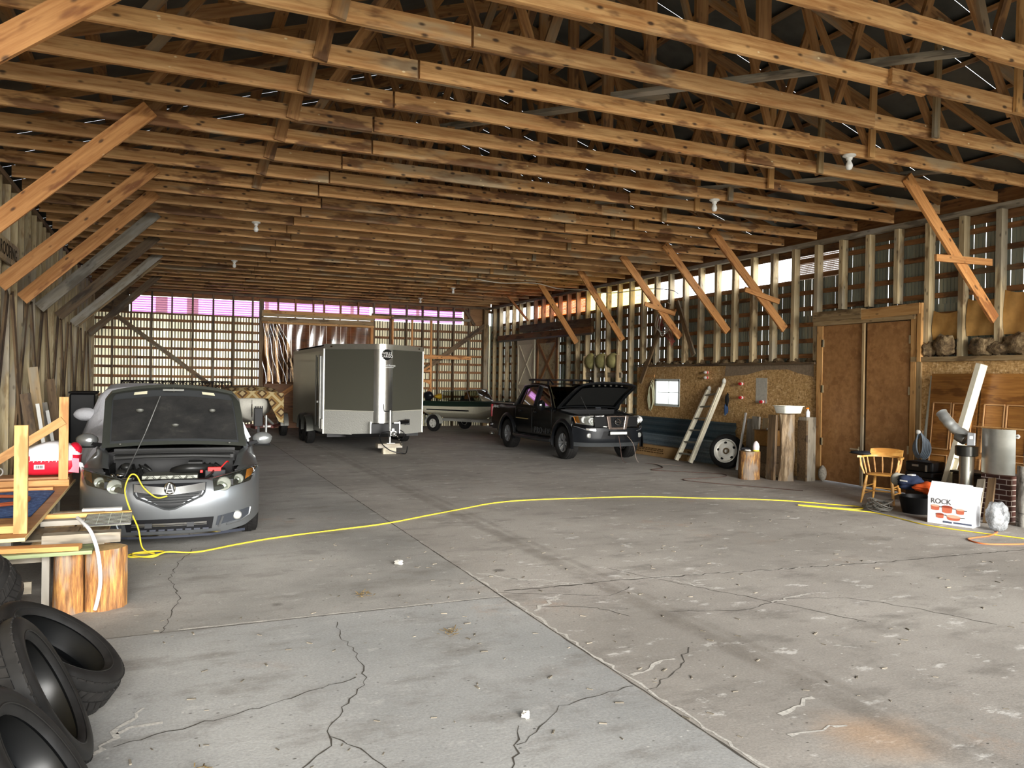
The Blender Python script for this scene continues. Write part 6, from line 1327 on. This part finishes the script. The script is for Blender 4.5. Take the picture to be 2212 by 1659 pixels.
cl = thing('clothes_bundle', 'bundle of navy and orange clothes heaped on the black tub', 'clothes', T(9.98,7.95,.31)); ob('navy_cloth', lump((-.0,.12,.12),(.19,.17,.11),47,24,16,.2,5), pm('#1c2438',.9), cl, 60); ob('orange_cloth', lump((.03,-.16,.07),(.19,.22,.075),48,24,16,.2,5), pm('#c2501f',.8), cl, 60); ob('grey_cloth', lump((.02,.34,.14),(.12,.1,.09),49,14,10,.14,3), pm('#9a968a',.8), cl, 60); g = G(); g.bx(-.2,-.195,.02,.14,.14,.16); g.bx(-.1,-.02,.02,.1,.225,.24); ob('white_print', g, white, cl)
g = G(); r = random.Random(15)
for k in range(10):
    a0 = r.uniform(0,6); cx_,cy_ = 9.50+r.uniform(-.05,.05),8.2+r.uniform(-.1,.1); ra = r.uniform(.1,.17); tl = r.uniform(.0,.9); g.tube([(cx_+ra*math.cos(2*PI*j/22+a0), cy_+ra*math.sin(2*PI*j/22+a0), .02+.012*k*.6+ra*tl*(.5+.5*math.sin(2*PI*j/22))) for j in range(23)], .008, 5)
solo('wire_tangle', g, pm('#55524c',.5), 'tangle of grey wire hoops on the floor beside the spindle chair', 'wire', smooth=60)
# cookware carton
cb = thing('cookware_carton', 'white cookware carton printed with copper pans, flaps open, on the floor', 'carton', T(9.42,7.35,.001) @ RZ(-74)); wc = pm('#e9e9ec',.5)
g = G(); g.bx(0,.56,0,.26,0,.36); ob('carton_body', g, wc, cb, bev=.004)
g = G(); g.add([(.0,0,.36),(.56,0,.36),(.54,.05,.55),(.03,.05,.56)],[(0,1,2,3)]); g.add([(0,.26,.36),(.56,.26,.36),(.56,.34,.5),(0,.34,.5)],[(0,1,2,3)]); g.bar((.25,.01,.37),(.27,.055,.555),.003,.003); ob('open_flap', g, pm('#f1f1f3',.55), cb)
PF = RX(90)
text('print_lettering', 'ROCK', .095, T(.17,-.004,.30) @ PF, pm('#4d4a48',.6), cb, .001, .95)
g = G(); g.bx(.33,.55,-.004,-.001,.03,.05); g.bx(.2,.31,-.004,-.001,.025,.05); ob('print_strip', g, pm('#4f5668',.6), cb)
def pan(x, z, r_, h_, lid):
    g = G(); n = 20; g.prism([(x-r_,z+h_),(x-r_*.9,z)]+[(x-r_*.9*math.cos(PI*k/n),z-r_*.22*math.sin(PI*k/n)) for k in range(1,n)]+[(x+r_*.9,z),(x+r_,z+h_)], .001, .004, PF); ob('printed_pan', g, pm('#b8634a',.5), cb)
    g = G(); g.prism([(x+r_*math.cos(2*PI*k/n),z+h_+r_*.25*math.sin(2*PI*k/n)) for k in range(n)], .004, .006, PF); ob('printed_rim', g, pm('#d9a48c' if lid else '#8c4030',.4), cb)
    g = G(); g.bx(x+r_*.9,x+r_*1.6,-.005,-.001,z+h_*.7,z+h_*.7+.01); ob('printed_handle', g, pm('#3a3431',.5), cb)
for p in ((.10,.19,.055,.05,1),(.25,.17,.065,.07,0),(.41,.17,.05,.05,1),(.16,.09,.05,.045,0),(.33,.085,.085,.035,1)): pan(*p)
pb = solo('plastic_bag', lump((9.74,6.60,.19),(.13,.14,.185),51,28,20,.12,5), W['film'], 'clear plastic bag slumped against the cookware carton', 'bag', smooth=60)
solo('packing_paper', lump((9.74,6.60,.15),(.08,.08,.09),52,18,12,.15,4), pm('#c9c7c2',.8), 'crumpled packing paper inside the clear plastic bag', 'paper', smooth=50)
# stove pipe, elbow, metal sheet, bricks, birch log
sp_ = thing('stove_pipe', 'dark galvanised stove pipe standing upright behind the cookware carton', 'pipe', T(10.55,7.62,0)); g = G(); g.lathe([(.095,0),(.095,.3),(.098,.31),(.095,.32),(.095,.86),(.0,.86)],28); ob('pipe_body', g, pm('#8a877c',.3,.8), sp_, 40); g = G(); g.lathe([(.13,.84),(.15,.85),(.15,.98),(.13,.99),(0,.99)],28); ob('pipe_collar', g, pm('#3b3a37',.25,.8), sp_, 40)
el = thing('duct_elbow', 'ridged galvanised duct elbow lying on top of the stove pipe', 'duct', T(10.5,7.70,1.05)); pts = smoothpts([(.05,-.1,.06),(-.0,.05,.16),(-.04,.16,.28),(-.03,.27,.40)],5); g = G(); g.tube(pts, [.075+.006*(k%3==0) for k in range(len(pts))], 18, True); ob('elbow_body', g, pm('#b3b5b2',.35,.75), el, 40); g = G(); g.lathe([(.07,0),(.078,.01),(.075,.14),(0,.14)],16,T(.0,-.1,.02) @ RX(-65) @ RZ(0)); ob('cut_end', g, pm('#7d7d78',.35,.8), el, 40)
bl_ = thing('metal_outlet_box', 'small silver outlet box leaning on the stove-pipe collar', 'box', T(10.42,7.46,.995) @ RZ(-60) @ RX(-14)); g = G(); g.bx(-.05,.05,-.03,.03,.008,.19); ob('box_shell', g, pm('#c5c8cc',.3,.7), bl_, bev=.008); g = G(); g.bx(-.02,.02,-.034,-.03,.1,.14); ob('knockout', g, white, bl_)
ms = thing('metal_sheet', 'bent galvanised sheet hanging from a stick above the brick pier', 'sheet metal', T(10.55,7.14,.64)); g = G(); n = 16
prof = [( -.02+.10*math.sin(PI*k/n)*(-1), .24-.48*k/n) for k in range(n+1)]
g.add([(x,y,0) for x,y in prof]+[(x,y,.62) for x,y in prof]+[(x+.005,y,0) for x,y in prof]+[(x+.005,y,.62) for x,y in prof], [(k,k+1,n+2+k,n+1+k) for k in range(n)]+[(2*n+3+k,2*n+2+k,3*n+3+k,3*n+4+k) for k in range(n)]); ob('sheet', g, pm('#b6b6ae',.32,.75,var=.1,sc=5), ms, 60); g = G(); g.tube([(-.03,.36,.635),(-.03,-.5,.63)],.012,8); ob('hanging_stick', g, W['fresh'], ms, 60)
def brick():
    a = N('dark_brick'); b = a.n('ShaderNodeTexBrick', Scale=1.0); mp = a.vec('Object', (1,1,1), False); sx = a.n('ShaderNodeSeparateXYZ', Vector=mp).outputs; cb_ = a.n('ShaderNodeCombineXYZ', X=a.math('ADD',sx[0],sx[1]), Y=sx[2], Z=0.0)
    a.set(b,'Vector',cb_.outputs[0]); a.set(b,'Color1',lin('#3b221b')); a.set(b,'Color2',lin('#4e2c22')); a.set(b,'Mortar',lin('#b9aea4')); a.set(b,'Scale',1.0); a.set(b,'Mortar Size',.006); a.set(b,'Brick Width',.2); a.set(b,'Row Height',.072); return a.done(a.bsdf(b.outputs[0],.8))
solo('brick_pier', G().bx(10.5,10.98,6.95,7.36,0,.62), brick(), 'dark brick pier with pale mortar under the hanging metal sheet', 'brick pier')
def birch():
    a = N('birch_bark'); n = a.noise(a.vec(scale=(6,6,3)), 1.6, 5, .7); w = a.noise(a.vec(scale=(3,3,30)), 1, 3); c = a.ramp(n,(.35,lin('#4b4640')),(.5,lin('#8d8880')),(.7,lin('#c9c4ba'))); return a.done(a.bsdf(a.mix(a.math('MULTIPLY',a.step(w,.6,.68),.7),c,lin('#26221e')),.8,0,n,.5,.01))
log('birch_log', 10.44, 6.66, 0, .80, .125, 'mottled grey birch log standing upright beside the brick pier', birch(), 17)
jg = thing('plastic_jug', 'white plastic jug with a grey label standing on the birch log', 'jug', T(10.44,6.64,.803)); g = G(); g.lathe([(0,0),(.07,0),(.075,.02),(.075,.17),(.05,.22),(.022,.24),(.022,.26),(0,.26)],20); ob('jug_body', g, pm('#eceae4',.35), jg, 50); g = G(); g.lathe([(.0765,.05),(.0765,.14)],20,None,False); ob('label', g, pm('#8f979c',.5), jg, 40); g = G(); g.lathe([(0,.255),(.026,.255),(.026,.29),(0,.29)],14); ob('cap', g, white, jg, 40)
for i,(a,b,l) in enumerate((((10.12,7.0,.012),(10.42,7.14,.58),'dark board leaning on the front of the brick pier'),((10.06,7.12,.012),(10.4,7.28,.55),'short grey board leaning on the brick pier beside the plastic bag'))): tag(beam('leaning_board', a, b, .03, .1, W['dark'] if i == 0 else W['grey'], None, (0,1,0)), l, 'board')
g = G(); r = random.Random(12)
for k in range(60):
    x,y = 10.05+r.uniform(0,.5),5.85+r.uniform(0,.5); a = r.uniform(0,PI); g.bar((x,y,.01+.02*r.random()),(x+.12*math.cos(a),y+.12*math.sin(a),.02+.06*r.random()),.018,.004)
tag(solo('garden_debris', g, pm('#5d7a44',.8,var=.3,sc=30), 'green garden debris on the floor in front of the birch log', 'debris'), kind='stuff')
# ------------------------------------------------------------------ cords and bits on the floor
yel = pm('#e0c63a',.45)
Zf = .009
cord('extension_cord', [(.02,8.73,.59),(-.08,8.73,.58),(-.2,8.77,.68),(-.27,8.82,.80),(-.33,8.80,.80),(-.37,8.74,.66),(-.32,8.68,.48),(-.24,8.58,.3),(-.2,8.6,.1),(-.10,8.72,Zf),(-.12,8.78,Zf),(-.3,8.78,Zf),(-.33,8.66,Zf),(-.15,8.62,Zf),(-.0,8.68,Zf+.016),(-.08,8.77,Zf+.016),(-.28,8.74,Zf+.016),(-.27,8.6,Zf+.016),(-.1,8.5,Zf+.016),(.02,8.62,Zf+.03),(.3,8.66,Zf),(.7,8.9,Zf),(1.12,9.12,Zf),(1.8,9.34,Zf),(2.51,9.56,Zf),(3.2,9.95,Zf),(3.84,10.31,Zf),(4.4,10.62,Zf),(5.01,10.74,Zf),(5.9,10.65,Zf),(6.92,10.49,Zf),(7.77,10.05,Zf),(8.4,9.75,Zf),(8.9,9.4,Zf),(9.35,8.85,Zf),(9.53,8.63,Zf),(9.45,8.45,Zf),(9.2,8.5,Zf),(8.85,8.95,Zf),(8.75,9.02,Zf),(8.8,8.9,Zf),(9.2,8.35,Zf),(9.32,8.1,Zf),(9.25,7.6,Zf),(9.18,7.19,Zf),(9.3,6.7,Zf),(9.53,6.12,Zf)], .0075, yel, 'yellow extension cord running across the floor from the sedan to the right-hand clutter'.replace('right-hand clutter','cookware carton'), sub=6)
cord('orange_cord', [(9.62,6.55,.008),(9.45,6.4,.035),(9.25,6.38,.008),(8.85,6.35,.008),(8.75,6.1,.008),(9.05,5.95,.008),(9.5,5.85,.008),(9.9,5.65,.008)], .008, pm('#c96a3a',.5), 'thin orange cord looping on the floor in front of the cookware carton', sub=6)
cord('jump_cable', [(9.32,15.08,.60),(9.33,15.02,.4),(9.45,15.0,.008),(9.9,14.6,.008),(9.7,13.9,.008),(9.2,13.6,.008),(9.6,13.2,.008),(10.2,12.6,.008),(9.9,12.2,.008),(8.9,12.1,.008),(9.1,11.5,.008),(9.6,10.8,.008),(10.0,10.2,.008)], .008, pm('#4a3a34',.6), 'thin dark cable trailing from the pickup grille over the floor', sub=6)
cord('jump_cable', [(9.55,15.08,.60),(9.68,15.02,.4),(9.8,15.0,.008),(10.0,14.6,.008),(10.3,14.1,.008)], .008, pm('#7b6f66',.6), 'short grey cable hanging from the pickup bumper to the floor', sub=6)
cord('white_cord', [(11.2,5.2,.008),(10.6,5.6,.008),(10.2,5.9,.008),(9.8,5.95,.008)], .008, pm('#d9a0a0',.5), 'pinkish cord on the floor at the edge by the birch log') if False else None
solo('stone_chip', lump((1.81,3.83,.02),(.022,.02,.02),61,10,8,.35,4), pm('#bdb9b0',.8), 'white stone chip on the bare floor, nearest the doorway', 'stone', smooth=40); solo('stone_chip', lump((2.11,7.45,.025),(.04,.035,.025),62,10,8,.35,4), pm('#a09d95',.8), 'grey stone chip on the floor beyond the cross joint', 'stone', smooth=40)
for i,(x,y,l) in enumerate(((.13,3.82,'clump of dry brown grass on the floor, nearest the tyres'),(1.55,6.5,'dry leaf litter on the floor behind the pale cross joint'),(1.9,5.3,'small twist of dry grass on the floor in front of the cross joint'))):
    g = G(); r = random.Random(70+i)
    for k in range(26): a = r.uniform(0,2*PI); d = r.uniform(0,.09); g.bar((x+d*math.cos(a),y+d*math.sin(a),.004+.02*r.random()),(x+d*math.cos(a)+r.uniform(-.05,.05),y+d*math.sin(a)+r.uniform(-.05,.05),.008+.025*r.random()),.006,.002)
    tag(solo('dry_grass', g, pm('#6b5a3c',.9,var=.3,sc=50), l, 'dry grass'), kind='stuff')
g = G(); r = random.Random(99)
for k in range(300):
    x,y = r.uniform(-.2,8.5),r.uniform(2.9,8.6); s_ = r.uniform(.004,.013); a = r.uniform(0,PI); g.bar((x,y,s_*.3),(x+s_*4*math.cos(a),y+s_*4*math.sin(a),s_*.3),s_*.8,s_*.5)
tag(solo('floor_litter', g, pm('#6e675b',.9,var=.5,sc=9), 'straw bits and wood chips scattered over the concrete floor', 'litter'), kind='stuff')
# ------------------------------------------------------------------ camera and daylight
cam = bpy.data.objects.new('camera', bpy.data.cameras.new('camera')); COL.objects.link(cam)
rt = V((0.9143589,-0.40459613,0.01580451)); dn = V((0.01188258,-0.01220297,-0.99985494)); fw = V((0.4047303,0.91441405,-0.00635024))
cam.matrix_world = Matrix(((rt.x,-dn.x,-fw.x,0),(rt.y,-dn.y,-fw.y,0),(rt.z,-dn.z,-fw.z,1.845),(0,0,0,1)))
cam.data.sensor_width = 36; cam.data.lens = 27.4396; cam.data.clip_start = .05; cam.data.clip_end = 300
SC.camera = cam
wd = bpy.data.worlds.new('sky'); SC.world = wd; wd.use_nodes = True
nt = wd.node_tree; bg = nt.nodes['Background']; bg.inputs[0].default_value = (.9,.95,1.0,1)
tc = nt.nodes.new('ShaderNodeTexCoord'); sp = nt.nodes.new('ShaderNodeSeparateXYZ'); mr = nt.nodes.new('ShaderNodeMapRange')
nt.links.new(tc.outputs['Generated'], sp.inputs[0]); nt.links.new(sp.outputs['Z'], mr.inputs[0]); mr.inputs[1].default_value = 0; mr.inputs[2].default_value = .6; mr.inputs[3].default_value = 4.0; mr.inputs[4].default_value = 1.3
mx = nt.nodes.new('ShaderNodeMapRange'); nt.links.new(sp.outputs['X'], mx.inputs[0]); mx.inputs[1].default_value = 0; mx.inputs[2].default_value = 1; mx.inputs[3].default_value = 1; mx.inputs[4].default_value = 1.9
mm = nt.nodes.new('ShaderNodeMath'); mm.operation = 'MULTIPLY'; nt.links.new(mr.outputs[0], mm.inputs[0]); nt.links.new(mx.outputs[0], mm.inputs[1]); nt.links.new(mm.outputs[0], bg.inputs[1])
def sun(name, d, e, ang, col):
    l = bpy.data.lights.new(name, 'SUN'); l.energy = e; l.angle = math.radians(ang); l.color = col
    o = bpy.data.objects.new(name, l); COL.objects.link(o); o.rotation_euler = V(d).to_track_quat('-Z','Y').to_euler(); return o
sun('bright_haze', (.05,1,-.19), 10.5, 36, (1,.97,.92))
vs = SC.view_settings; SC.display_settings.display_device = 'sRGB'
vs.view_transform = 'Standard'; vs.look = 'None'; vs.exposure = 0.55; vs.gamma = 1.0; vs.use_curve_mapping = False
SC.cycles.use_denoising = True
SC.cycles.max_bounces = 10; SC.cycles.diffuse_bounces = 5; SC.cycles.transparent_max_bounces = 16; SC.cycles.caustics_reflective = False; SC.cycles.caustics_refractive = False
SC.cycles.sample_clamp_indirect = 6.0
